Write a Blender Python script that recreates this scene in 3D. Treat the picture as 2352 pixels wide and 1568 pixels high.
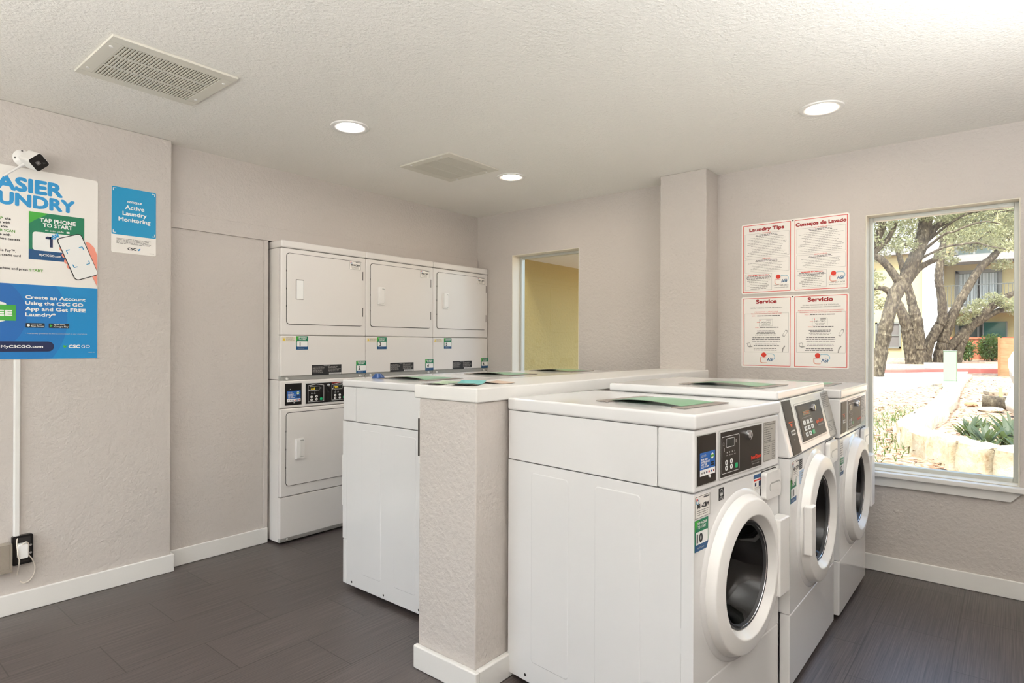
import bpy, math, random
import numpy as np
from mathutils import Vector, Matrix
random.seed(7); rng = np.random.default_rng(7)
for o in list(bpy.data.objects): bpy.data.objects.remove(o)
SC = bpy.context.scene; COL = SC.collection
PI = math.pi

# ------------------------------------------------------------------ camera, sky, sun, lamps, exposure
H_CAM, YAW, ROLL, F_PX = 1.3158, 0.6904, 0.0035, 1385.0
cam = bpy.data.objects.new('camera', bpy.data.cameras.new('camera')); COL.objects.link(cam)
cam.data.sensor_width = 36.0; cam.data.lens = 36.0 * F_PX / 2352.0; cam.data.shift_y = 5.7 / 2352.0
cam.data.clip_start = 0.05; cam.data.clip_end = 500
_f = Vector((math.cos(YAW), math.sin(YAW), 0)); _r = Vector((math.sin(YAW), -math.cos(YAW), 0)); _u = Vector((0, 0, 1))
_cx = _r * math.cos(ROLL) + _u * math.sin(ROLL); _cy = _u * math.cos(ROLL) - _r * math.sin(ROLL)
_m = Matrix((_cx, _cy, -_f)).transposed().to_4x4(); _m.translation = Vector((0, 0, H_CAM)); cam.matrix_world = _m
SC.camera = cam
SC.view_settings.view_transform = 'Standard'; SC.view_settings.look = 'None'
SC.view_settings.gamma = 1.0; SC.view_settings.use_curve_mapping = False
SC.view_settings.exposure = 0.22
SC.cycles.use_denoising = True
SC.cycles.max_bounces = 10; SC.cycles.diffuse_bounces = 6; SC.cycles.transparent_max_bounces = 16

W = bpy.data.worlds.new('sky'); SC.world = W; W.use_nodes = True
_nt = W.node_tree; _bg = _nt.nodes['Background']
_sky = _nt.nodes.new('ShaderNodeTexSky'); _sky.sky_type = 'NISHITA'; _sky.sun_disc = False
_sky.sun_elevation = math.radians(56); _sky.sun_rotation = math.radians(235); _sky.air_density = 1.0; _sky.dust_density = 4.0
_nt.links.new(_sky.outputs[0], _bg.inputs[0]); _bg.inputs[1].default_value = 0.85
_sl = bpy.data.lights.new('sun', 'SUN'); _sl.energy = 13.5; _sl.angle = math.radians(0.6); _sl.color = (1.0, 0.95, 0.86)
sun = bpy.data.objects.new('sun', _sl); COL.objects.link(sun)
sun.rotation_euler = Vector((0.62, -0.30, -1.15)).to_track_quat('-Z', 'Y').to_euler()
# added fill lights, out of view, shining up to brighten the ceiling
for lx, ly, lr, le in ((-0.7, 0.15, PI / 2, 74.0), (-1.15, 1.5, PI / 2, 44.0), (1.75, -0.6, 0.0, 40.0)):
    l = bpy.data.lights.new('added_ceiling_fill', 'AREA'); l.shape = 'RECTANGLE'; l.size = 1.2; l.size_y = 0.2; l.energy = le; l.color = (0.96, 0.985, 1.0)
    lo = bpy.data.objects.new('added_ceiling_fill', l); COL.objects.link(lo); lo.location = (lx, ly, 1.62); lo.rotation_euler = (PI, 0, lr)
DISC_E = 116.0     # glow of the three downlight lenses

# ------------------------------------------------------------------ materials
ALBEDO = 1.0                                         # overall reflectance of the paints named below it
def lin(c):
    return tuple(ALBEDO * ((x / 255) / 12.92 if x / 255 <= 0.04045 else ((x / 255 + 0.055) / 1.055) ** 2.4) for x in c) + (1.0,)
MATS = {}
def mat(name, col, rough=0.5, metal=0.0, spec=0.5, bump=None, coat=0.0, emit=None, trans=None):
    if name in MATS: return MATS[name]
    m = bpy.data.materials.new(name); m.use_nodes = True; MATS[name] = m
    nt = m.node_tree; b = nt.nodes['Principled BSDF']
    b.inputs['Base Color'].default_value = lin(col); b.inputs['Roughness'].default_value = rough
    b.inputs['Metallic'].default_value = metal; b.inputs['Specular IOR Level'].default_value = spec
    b.inputs['Coat Weight'].default_value = coat; b.inputs['Coat Roughness'].default_value = 0.08
    if emit:
        b.inputs['Emission Color'].default_value = lin(emit[0]); b.inputs['Emission Strength'].default_value = emit[1]
    if bump:
        scale, strength, dist, detail = bump
        tc = nt.nodes.new('ShaderNodeTexCoord'); n = nt.nodes.new('ShaderNodeTexNoise'); bp = nt.nodes.new('ShaderNodeBump')
        n.inputs['Scale'].default_value = scale; n.inputs['Detail'].default_value = detail; n.inputs['Roughness'].default_value = 0.55
        bp.inputs['Strength'].default_value = strength; bp.inputs['Distance'].default_value = dist
        nt.links.new(tc.outputs['Object'], n.inputs['Vector']); nt.links.new(n.outputs['Fac'], bp.inputs['Height'])
        nt.links.new(bp.outputs['Normal'], b.inputs['Normal'])
    return m
def noise_mat(name, stops, scale, rough=0.8, bump=0.3, dist=0.02, detail=8, stretch=(1, 1, 1), spec=0.3):
    m = bpy.data.materials.new(name); m.use_nodes = True; MATS[name] = m
    nt = m.node_tree; b = nt.nodes['Principled BSDF']; L = nt.links.new
    tc = nt.nodes.new('ShaderNodeTexCoord'); mp = nt.nodes.new('ShaderNodeMapping'); mp.inputs['Scale'].default_value = stretch
    n = nt.nodes.new('ShaderNodeTexNoise'); n.inputs['Scale'].default_value = scale; n.inputs['Detail'].default_value = detail
    n.inputs['Roughness'].default_value = 0.65
    r = nt.nodes.new('ShaderNodeValToRGB'); r.color_ramp.elements.remove(r.color_ramp.elements[1])
    for i, (p_, c_) in enumerate(stops):
        e = r.color_ramp.elements[0] if i == 0 else r.color_ramp.elements.new(p_)
        e.position = p_; e.color = lin(c_)
    bp = nt.nodes.new('ShaderNodeBump'); bp.inputs['Strength'].default_value = bump; bp.inputs['Distance'].default_value = dist
    L(tc.outputs['Object'], mp.inputs[0]); L(mp.outputs[0], n.inputs['Vector']); L(n.outputs['Fac'], r.inputs[0])
    L(r.outputs[0], b.inputs['Base Color']); L(n.outputs['Fac'], bp.inputs['Height']); L(bp.outputs[0], b.inputs['Normal'])
    b.inputs['Roughness'].default_value = rough; b.inputs['Specular IOR Level'].default_value = spec
    return m
def glass_mat(name, tint, rough=0.0, base=0.04):
    m = bpy.data.materials.new(name); m.use_nodes = True; MATS[name] = m
    nt = m.node_tree; nt.nodes.clear(); L = nt.links.new
    out = nt.nodes.new('ShaderNodeOutputMaterial'); mix = nt.nodes.new('ShaderNodeMixShader')
    t = nt.nodes.new('ShaderNodeBsdfTransparent'); t.inputs[0].default_value = lin(tint)
    g = nt.nodes.new('ShaderNodeBsdfGlossy'); g.inputs['Roughness'].default_value = rough
    fr = nt.nodes.new('ShaderNodeFresnel'); fr.inputs[0].default_value = 1.5
    ge = nt.nodes.new('ShaderNodeNewGeometry'); iv = nt.nodes.new('ShaderNodeMath'); iv.operation = 'SUBTRACT'; iv.inputs[0].default_value = 1.0
    mu = nt.nodes.new('ShaderNodeMath'); mu.operation = 'MULTIPLY'     # only the outer face of a thin sheet reflects
    L(ge.outputs['Backfacing'], iv.inputs[1]); L(fr.outputs[0], mu.inputs[0]); L(iv.outputs[0], mu.inputs[1])
    L(mu.outputs[0], mix.inputs[0]); L(t.outputs[0], mix.inputs[1]); L(g.outputs[0], mix.inputs[2]); L(mix.outputs[0], out.inputs[0])
    return m

WALL = mat('wall_paint', (198, 191, 185), 0.55, spec=0.35, bump=(52, 0.55, 0.009, 4))
CEIL = mat('ceiling_paint', (238, 235, 229), 0.75, spec=0.2, bump=(70, 0.6, 0.008, 4))
TRIM = mat('white_trim_paint', (229, 227, 223), 0.35, bump=(25, 0.10, 0.002, 3))
ENAMEL = mat('white_enamel', (225, 224, 223), 0.16, coat=0.3)
ENAMEL2 = mat('warm_white_enamel', (229, 225, 221), 0.25, coat=0.2)
PLASTIC = mat('white_plastic', (236, 234, 231), 0.28, coat=0.15)
GREYTRIM = mat('grey_painted_trim', (176, 176, 172), 0.35)
GAP = mat('dark_gap', (42, 38, 36), 0.8)
BLACK = mat('black_panel', (24, 21, 20), 0.3, spec=0.35)
DARKPANEL = mat('charcoal_panel', (50, 44, 39), 0.4, spec=0.2)
LINE = mat('pale_grey_print', (205, 205, 203), 0.5)
WHITEP = mat('white_print', (240, 240, 238), 0.45)
REDP = mat('red_print', (214, 52, 30), 0.5)
ORANGEP = mat('orange_print', (222, 92, 40), 0.5)
DKRED = mat('dark_red_print', (158, 30, 32), 0.5)
BLACKP = mat('black_print', (34, 34, 36), 0.55)
GREYP = mat('grey_print', (150, 146, 142), 0.55)
MIDP = mat('dark_grey_print', (96, 94, 94), 0.55)
GREENP = mat('green_print', (18, 122, 86), 0.45)
LIMEP = mat('lime_print', (66, 170, 60), 0.45)
OLIVEP = mat('leaf_green_print', (96, 160, 60), 0.5)
BLUEP = mat('deep_blue_print', (12, 78, 128), 0.45)
CYANP = mat('cyan_print', (0, 146, 196), 0.45)
MIDBLUE = mat('mid_blue_print', (0, 136, 200), 0.45)
SKYP = mat('title_blue_print', (38, 148, 208), 0.45)
NAVY = mat('navy_print', (16, 32, 78), 0.45)
STICKBLUE = mat('sticker_blue', (28, 96, 176), 0.4)
SKIN = mat('printed_skin', (240, 152, 132), 0.5)
PAPERW = mat('paper_white', (232, 228, 222), 0.5, coat=0.1)
SIGNW = mat('sign_white', (238, 234, 228), 0.35, coat=0.15)
SILVER = mat('grey_label', (178, 174, 166), 0.4)
CHROME = mat('chrome', (220, 220, 222), 0.12, metal=1.0)
STEEL = mat('drum_steel', (120, 118, 118), 0.25, metal=1.0)
RUBBER = mat('grey_rubber', (52, 52, 54), 0.45)
BTN_G = mat('green_button', (20, 176, 112), 0.35)
LCD = mat('display', (36, 38, 34), 0.15)
LEDY = mat('yellow_digits', (230, 205, 60), 0.4, emit=((235, 205, 50), 0.6))
GREENPAPER = mat('green_paper', (112, 176, 132), 0.3, coat=0.3)
TAPE = mat('grey_tape', (150, 139, 132), 0.35)
TEALPAPER = mat('teal_paper', (106, 186, 184), 0.4)
BLUECAP = mat('blue_plastic', (40, 76, 132), 0.35)
BODYGLASS = glass_mat('porthole_glass', (190, 190, 196), 0.01)
PANE = glass_mat('window_glass', (246, 250, 248))
CLEAR = glass_mat('clear_plastic', (236, 232, 226), 0.08)
_c = CLEAR.node_tree; _o = [n for n in _c.nodes if n.type == 'OUTPUT_MATERIAL'][0]; _src = _o.inputs[0].links[0].from_socket
_d = _c.nodes.new('ShaderNodeBsdfDiffuse'); _d.inputs[0].default_value = lin((206, 198, 186)); _x = _c.nodes.new('ShaderNodeMixShader'); _x.inputs[0].default_value = 0.3
_c.links.new(_src, _x.inputs[1]); _c.links.new(_d.outputs[0], _x.inputs[2]); _c.links.new(_x.outputs[0], _o.inputs[0])
ALU = mat('window_aluminium', (196, 198, 192), 0.35, metal=0.3)
JAMB = mat('jamb_paint', (226, 220, 204), 0.5)
def lens(name, c): return mat(name, (255, 255, 255), 0.5, emit=(c, DISC_E))

def floor_mat():
    m = bpy.data.materials.new('plank_tile_floor'); m.use_nodes = True; nt = m.node_tree; L = nt.links.new
    b = nt.nodes['Principled BSDF']
    tc = nt.nodes.new('ShaderNodeTexCoord'); mp = nt.nodes.new('ShaderNodeMapping'); mp.inputs['Location'].default_value = (-0.572, -0.182, 0)
    br = nt.nodes.new('ShaderNodeTexBrick'); br.offset = 0.5; br.offset_frequency = 2; br.squash = 1.0
    br.inputs['Scale'].default_value = 1.0; br.inputs['Brick Width'].default_value = 0.612; br.inputs['Row Height'].default_value = 0.3168
    br.inputs['Mortar Size'].default_value = 0.0024; br.inputs['Mortar Smooth'].default_value = 0.1; br.inputs['Bias'].default_value = 0.0
    br.inputs['Color1'].default_value = (0.85, 0.85, 0.85, 1); br.inputs['Color2'].default_value = (1.08, 1.08, 1.08, 1); br.inputs['Mortar'].default_value = (0.5, 0.5, 0.5, 1)
    L(tc.outputs['Object'], mp.inputs[0]); L(mp.outputs[0], br.inputs['Vector'])
    def streak(sx, sy, det):
        q = nt.nodes.new('ShaderNodeMapping'); q.inputs['Scale'].default_value = (sx, sy, 1); n = nt.nodes.new('ShaderNodeTexNoise')
        n.inputs['Scale'].default_value = 1.0; n.inputs['Detail'].default_value = det; n.inputs['Roughness'].default_value = 0.7
        L(tc.outputs['Object'], q.inputs[0]); L(q.outputs[0], n.inputs['Vector']); return n
    n1 = streak(2.5, 210, 5)
    r = nt.nodes.new('ShaderNodeValToRGB'); e = r.color_ramp.elements
    e[0].position = 0.36; e[0].color = lin((50, 43, 41)); e[1].position = 0.66; e[1].color = lin((98, 88, 85))
    L(n1.outputs['Fac'], r.inputs[0])
    mu = nt.nodes.new('ShaderNodeMix'); mu.data_type = 'RGBA'; mu.blend_type = 'MULTIPLY'; mu.inputs[0].default_value = 1.0
    L(r.outputs[0], mu.inputs[6]); L(br.outputs['Color'], mu.inputs[7])
    mo = nt.nodes.new('ShaderNodeMix'); mo.data_type = 'RGBA'; L(br.outputs['Fac'], mo.inputs[0]); L(mu.outputs[2], mo.inputs[6]); mo.inputs[7].default_value = lin((44, 36, 30))
    L(mo.outputs[2], b.inputs['Base Color'])
    inv = nt.nodes.new('ShaderNodeMath'); inv.operation = 'SUBTRACT'; L(n1.outputs['Fac'], inv.inputs[0]); L(br.outputs['Fac'], inv.inputs[1])
    bp = nt.nodes.new('ShaderNodeBump'); bp.inputs['Strength'].default_value = 0.06; bp.inputs['Distance'].default_value = 0.002
    L(inv.outputs[0], bp.inputs['Height']); L(bp.outputs[0], b.inputs['Normal'])
    b.inputs['Roughness'].default_value = 0.40; b.inputs['Specular IOR Level'].default_value = 0.9
    return m
FLOOR = floor_mat()
ALBEDO = 0.62
STUCCO = mat('yellow_stucco', (212, 192, 128), 0.85, spec=0.2, bump=(30, 0.6, 0.02, 5))
ALBEDO = 0.9
SOFFIT = mat('white_soffit', (232, 233, 228), 0.8)
ALBEDO = 1.0

# ------------------------------------------------------------------ mesh builder.  local frame: x right, y into the wall / machine, z up; the face looks to -y
_TXT = {}
def text_mesh(s, bold):
    k = (s, bold)
    if k not in _TXT:
        c = bpy.data.curves.new('lettering', 'FONT'); c.body = s; c.size = 1.0; c.resolution_u = 3
        o = bpy.data.objects.new('lettering', c); COL.objects.link(o)
        bpy.context.view_layer.update()
        me = o.evaluated_get(bpy.context.evaluated_depsgraph_get()).to_mesh()
        v = np.array([q.co[:2] for q in me.vertices]) if len(me.vertices) else np.zeros((0, 2))
        f = [tuple(q.vertices) for q in me.polygons]
        fl = me.polygons[0].normal.z < 0 if f else False
        if fl: f = [t[::-1] for t in f]
        _TXT[k] = (v, f)
        bpy.data.objects.remove(o); bpy.data.curves.remove(c)
    return _TXT[k]
def rrect(u0, u1, v0, v1, r, seg=5):
    r = min(r, abs(u1 - u0) / 2.01, abs(v1 - v0) / 2.01); P = []
    for cx, cy, a0 in ((u1 - r, v0 + r, -90), (u1 - r, v1 - r, 0), (u0 + r, v1 - r, 90), (u0 + r, v0 + r, 180)):
        for i in range(seg + 1):
            a = math.radians(a0 + 90 * i / seg); P.append((cx + r * math.cos(a), cy + r * math.sin(a)))
    return P
def circ(cu, cv, r, seg=24, sx=1.0): return [(cu + sx * r * math.cos(2 * PI * i / seg), cv + r * math.sin(2 * PI * i / seg)) for i in range(seg)]
class MB:
    def __init__(s): s.v = []; s.f = []; s.m = []; s.slots = []; s.n = 0.0
    def mi(s, m):
        if m not in s.slots: s.slots.append(m)
        return s.slots.index(m)
    def add(s, V, F, m):
        b = len(s.v); s.v += [tuple(map(float, q)) for q in V]; k = s.mi(m)
        for q in F: s.f.append(tuple(b + i for i in q)); s.m.append(k)
        return s
    def box(s, x0, x1, y0, y1, z0, z1, m):
        V = [(x0, y0, z0), (x1, y0, z0), (x1, y1, z0), (x0, y1, z0), (x0, y0, z1), (x1, y0, z1), (x1, y1, z1), (x0, y1, z1)]
        return s.add(V, [(0, 3, 2, 1), (4, 5, 6, 7), (0, 1, 5, 4), (1, 2, 6, 5), (2, 3, 7, 6), (3, 0, 4, 7)], m)
    def flat(s, P, m, n=None):                   # polygon on the face at height n above it
        n = s.n if n is None else n
        return s.add([(u, -n, v) for u, v in P], [tuple(range(len(P)))], m)
    def rect(s, u0, u1, v0, v1, m, n=None): return s.flat([(u0, v0), (u1, v0), (u1, v1), (u0, v1)], m, n)
    def prism(s, P, n0, n1, m):                  # outline P extruded from n0 to n1 (outwards)
        k = len(P); V = [(u, -n0, v) for u, v in P] + [(u, -n1, v) for u, v in P]
        F = [tuple(range(k))[::-1], tuple(range(k, 2 * k))] + [(i, (i + 1) % k, k + (i + 1) % k, k + i) for i in range(k)]
        return s.add(V, F, m)
    def prism_x(s, P, x0, x1, m):                # outline in (y, z) extruded along x
        k = len(P); V = [(x0, y, z) for y, z in P] + [(x1, y, z) for y, z in P]
        F = [tuple(range(k))[::-1], tuple(range(k, 2 * k))] + [(i, (i + 1) % k, k + (i + 1) % k, k + i) for i in range(k)]
        return s.add(V, F, m)
    def prism_z(s, P, z0, z1, m):
        k = len(P); V = [(x, y, z0) for x, y in P] + [(x, y, z1) for x, y in P]
        F = [tuple(range(k))[::-1], tuple(range(k, 2 * k))] + [(i, (i + 1) % k, k + (i + 1) % k, k + i) for i in range(k)]
        return s.add(V, F, m)
    def ring(s, A, B, m, n=None):                # flat band between outlines A (outer) and B (inner)
        n = s.n if n is None else n; k = len(A)
        return s.add([(u, -n, v) for u, v in A] + [(u, -n, v) for u, v in B], [(i, (i + 1) % k, k + (i + 1) % k, k + i) for i in range(k)], m)
    def frame(s, u0, u1, v0, v1, t, m, r=0.0, n=None):
        return s.ring(rrect(u0, u1, v0, v1, max(r, 1e-5), 3), rrect(u0 + t, u1 - t, v0 + t, v1 - t, max(r - t, 1e-5), 3), m, n)
    def lathe(s, prof, cu, cv, m, seg=48):       # profile of (radius, height above the face), axis along the face normal
        V = []; F = []
        for r, n in prof:
            for i in range(seg):
                a = 2 * PI * i / seg; V.append((cu + r * math.cos(a), -n, cv + r * math.sin(a)))
        for j in range(len(prof) - 1):
            for i in range(seg): F.append((j * seg + i, j * seg + (i + 1) % seg, (j + 1) * seg + (i + 1) % seg, (j + 1) * seg + i))
        return s.add(V, F, m)
    def disc(s, cu, cv, r, n0, n1, m, seg=20): return s.prism(circ(cu, cv, r, seg), n0, n1, m)
    def tube(s, P, R, m, seg=8, caps=True):
        P = [Vector(q) for q in P]; R = R if hasattr(R, '__len__') else [R] * len(P); V = []; F = []
        T = [(P[min(i + 1, len(P) - 1)] - P[max(i - 1, 0)]).normalized() for i in range(len(P))]
        a = T[0].orthogonal().normalized()
        for i, q in enumerate(P):
            a = (a - T[i] * a.dot(T[i])).normalized(); b = T[i].cross(a)
            for j in range(seg):
                t = 2 * PI * j / seg; V.append(q + (a * math.cos(t) + b * math.sin(t)) * R[i])
        for i in range(len(P) - 1):
            for j in range(seg): F.append((i * seg + j, i * seg + (j + 1) % seg, (i + 1) * seg + (j + 1) % seg, (i + 1) * seg + j))
        if caps: F += [tuple(range(seg))[::-1], tuple((len(P) - 1) * seg + j for j in range(seg))]
        return s.add(V, F, m)
    def text(s, t, u, v, h, m, align='C', width=None, bold=0.0, n=None, rot=0.0):
        V, F = text_mesh(t, 0)
        if not len(V): return s
        n = s.n if n is None else n; k = h / 0.70
        x0, x1 = V[:, 0].min(), V[:, 0].max(); kx = (width / (x1 - x0)) if width else k
        X = (V[:, 0] - {'L': x0, 'C': (x0 + x1) / 2, 'R': x1}[align]) * kx; Y = V[:, 1] * k
        c_, s_ = math.cos(rot), math.sin(rot)
        e = bold * k * 1.25                          # heavier weights: the outline laid down again, shifted by a hair
        for i, (da, db) in enumerate([(0, 0)] + ([(e * math.cos(q * PI / 4), e * math.sin(q * PI / 4)) for q in range(8)] if bold else [])):
            s.add([(u + (a + da) * c_ - (b + db) * s_, -n - i * .00003, v + (a + da) * s_ + (b + db) * c_) for a, b in zip(X, Y)], F, m)
        return s
    def rows(s, u0, u1, v0, v1, k, m, t=0.4, ragged=0.35, centre=True, n=None):   # k lines of print too small to read
        st = (v1 - v0) / k; R = random.Random(int(1e4 * abs(u0 + 3 * v0)) + k)
        for i in range(k):
            w = (u1 - u0) * (1 - ragged * R.random()); a = (u0 + u1 - w) / 2 if centre else u0; y = v1 - (i + 0.5) * st; x = a
            while x < a + w - 0.004:
                q = min(a + w, x + 0.006 + 0.016 * R.random()); s.rect(x, q, y - st * t / 2, y + st * t / 2, m, n); x = q + 0.0025
        return s
    def build(s, name, parent=None, loc=(0, 0, 0), rot=(0, 0, 0), bevel=0.0, smooth=True, seg=2, sharp=35):
        me = bpy.data.meshes.new(name); me.from_pydata(s.v, [], s.f)
        for q in s.slots: me.materials.append(q)
        me.polygons.foreach_set('material_index', s.m)
        if smooth: me.polygons.foreach_set('use_smooth', [True] * len(s.f))
        me.update(); o = bpy.data.objects.new(name, me); COL.objects.link(o); o.location = loc; o.rotation_euler = rot
        if parent: o.parent = parent
        if bevel:
            b = o.modifiers.new('edge', 'BEVEL'); b.width = bevel; b.segments = seg; b.limit_method = 'ANGLE'; b.angle_limit = math.radians(35)
        if smooth:
            if bevel: o.modifiers.new('shade', 'WEIGHTED_NORMAL')
            else: me.set_sharp_from_angle(angle=math.radians(sharp))
        return o
def tag(o, label, cat, group=None, kind=None):
    o['label'] = label; o['category'] = cat
    if group: o['group'] = group
    if kind: o['kind'] = kind
    return o
def thing(name, label, cat, loc=(0, 0, 0), rz=0.0, group=None):
    o = bpy.data.objects.new(name, None); o.empty_display_size = 0.1; COL.objects.link(o); o.location = loc; o.rotation_euler = (0, 0, rz)
    return tag(o, label, cat, group)
def struct(name, mb, parent=None, **k):
    o = mb.build(name, parent, **k)
    if not parent: o['kind'] = 'structure'
    return o

# ------------------------------------------------------------------ the room
XR, YN, YW, XS, ZC = 4.0835, 3.7247, 3.7894, 1.4275, 2.478
X0, Y0 = -1.6, -0.95                               # far walls behind the photographer
struct('floor', MB().box(X0 - .15, XR + .15, Y0 - .15, 4.6, -0.12, 0, FLOOR), smooth=False)
struct('ceiling', MB().box(X0 - .15, XR + .16, Y0 - .15, 4.6, ZC, ZC + .2, CEIL), smooth=False)
struct('wall_left', MB().box(X0, XS, YN, YN + .25, 0, ZC, WALL), bevel=0.006)
wb = MB().box(XS - .1, 2.048, YW, YW + .14, 0, ZC, WALL).box(2.048, XR, YW, YW + .14, 2.003, ZC, WALL)
struct('wall_back', wb, smooth=False)
struct('wall_closet', MB().box(1.95, XR, 4.42, 4.55, 0, ZC, WALL).box(1.9, 2.04, YW + .14, 4.5, 0, ZC, WALL), smooth=False)
def wall_with_holes(name, x0, x1, ya, yb, holes):  # wall along y, holes are (y0, y1, z0, z1)
    m = MB(); ys = sorted(holes)
    cur = ya
    for h in ys:
        m.box(x0, x1, cur, h[0], 0, ZC, WALL); m.box(x0, x1, h[0], h[1], 0, h[2], WALL); m.box(x0, x1, h[0], h[1], h[3], ZC, WALL); cur = h[1]
    m.box(x0, x1, cur, yb, 0, ZC, WALL)
    return struct(name, m, smooth=False)
W1 = (-0.041, 0.662, 0.583, 2.084); W2 = (2.676, 3.376, 0.583, 2.094)
wall_with_holes('wall_right', XR, XR + .15, Y0, 4.5, [W1, W2])
W3 = (1.75, 3.45, 0.7, 2.36)  # unseen rear window, added to bring daylight in from behind the camera
wall_with_holes('wall_rear', X0 - .15, X0, Y0, YN + .25, [W3])
struct('wall_front', MB().box(X0 - .15, XR + .15, Y0 - .15, Y0, 0, ZC, WALL), smooth=False)
struct('pillar', MB().box(3.872, XR, 1.545, 1.872, 0, ZC, WALL), bevel=0.005)
struct('wall_half', MB().box(1.66, 3.872, 1.545, 1.862, 0, 1.094, WALL), bevel=0.006)
struct('trim_1', MB().box(1.652, 3.90, 1.534, 1.886, 1.094, 1.149, TRIM), bevel=0.006)
struct('trim_2', MB().box(XS, XR - .008, YW - .012, YW, 1.992, 2.082, WALL), bevel=0.002)
struct('trim_3', MB().box(2.018, 2.046, YW - .010, YW, 0.1, 1.992, WALL), bevel=0.003)
B = lambda *a: MB().box(*a, TRIM)
struct('baseboard_left', MB().box(X0, XS + .015, YN - .016, YN, 0, 0.101, TRIM).box(XS, XS + .015, YN, YW, 0, 0.101, TRIM), bevel=0.005)
struct('baseboard_back', B(XS + .015, 2.046, YW - .014, YW, 0, 0.101), bevel=0.005)
struct('baseboard_right', B(XR - .014, XR, Y0, 1.545, 0, 0.094), bevel=0.005)
struct('baseboard_half', MB().box(1.636, 1.66, 1.52, 1.868, 0, 0.094, TRIM).box(1.66, 3.87, 1.52, 1.545, 0, 0.094, TRIM), bevel=0.006)

def window(name, x, y0, y1, z0, z1, out=1, fw=0.026, fd=.085):
    f = MB(); xa, xb = sorted((x + out * fd, x + out * (fd + .045)))
    for a in ((y0, y0 + fw, z0, z1), (y1 - fw, y1, z0, z1), (y0 + fw, y1 - fw, z0, z0 + fw), (y0 + fw, y1 - fw, z1 - fw, z1)): f.box(xa, xb, *a, ALU)
    j = 0.006                                       # painted lining of the opening
    xa2, xb2 = sorted((x, x + out * fd))
    f.box(xa2, xb2, y1 - j, y1, z0, z1, JAMB).box(xa2, xb2, y0, y0 + j, z0, z1, JAMB).box(xa2, xb2, y0 + j, y1 - j, z1 - j, z1, JAMB).box(xa2, xb2, y0 + j, y1 - j, z0, z0 + j, JAMB)
    o = struct(name, f, bevel=0.002)
    xm = x + out * (fd + .022)
    MB().box(xm - .002, xm + .002, y0 + fw, y1 - fw, z0 + fw, z1 - fw, PANE).build('window_pane', o, smooth=False)
    return o
w1o = window('window_1', XR, *W1)
MB().box(XR - .048, XR + .085, -.125, .668, .556, .583, TRIM).build('window_sill', w1o, bevel=.004)
ap = [(.655, .502), (.655, .556), (-.055, .556), (-.005, .502)]
k_ = MB(); V = [(XR - .022, y, z) for y, z in ap] + [(XR, y, z) for y, z in ap]
k_.add(V, [(0, 1, 2, 3), (7, 6, 5, 4), (0, 4, 5, 1), (1, 5, 6, 2), (2, 6, 7, 3), (3, 7, 4, 0)], TRIM).build('sill_apron', w1o, bevel=.003)
w2o = window('window_2', XR, *W2, fd=.105)
MB().box(XR - .03, XR + .105, W2[0] - .03, W2[1] + .03, .556, .583, TRIM).build('window_sill', w2o, bevel=.004)
w3o = window('window_3', X0, *W3, out=-1, fw=.05)

# ------------------------------------------------------------------ ceiling fittings
def downlight(x, y, label, glow):
    t = thing('downlight', label, 'ceiling light', (x, y, ZC), 0, 'recessed ceiling downlights')
    m = MB(); seg = 48; prof = [(.100, 0), (.099, -.006), (.094, -.008), (.066, -.0045), (.062, -.001)]
    V = [(r * math.cos(2 * PI * i / seg), r * math.sin(2 * PI * i / seg), z) for r, z in prof for i in range(seg)]
    F = [(j * seg + (i + 1) % seg, j * seg + i, (j + 1) * seg + i, (j + 1) * seg + (i + 1) % seg)[::-1] for j in range(len(prof) - 1) for i in range(seg)]
    m.add(V, F, TRIM); m.build('trim_ring', t)
    d = MB(); P = circ(0, 0, .0625, 40); d.add([(a, b, -.0015) for a, b in P], [tuple(range(40))[::-1]], lens('lamp_lens_' + glow, (255, 240, 220) if glow == 'warm' else (255, 251, 248)))
    d.build('lens', t, smooth=False)
downlight(1.939, 2.735, 'round recessed downlight left of the square ceiling vent, above the dryers', 'cool')
downlight(3.228, 2.680, 'round recessed downlight right beside the square ceiling vent', 'warm')
downlight(3.245, 0.716, 'round recessed downlight above the laundry tips signs and washers', 'warm')
VENTM = mat('vent_enamel', (214, 210, 198), 0.4); VENTS = mat('vent_louvre', (200, 192, 172), 0.45)
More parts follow.
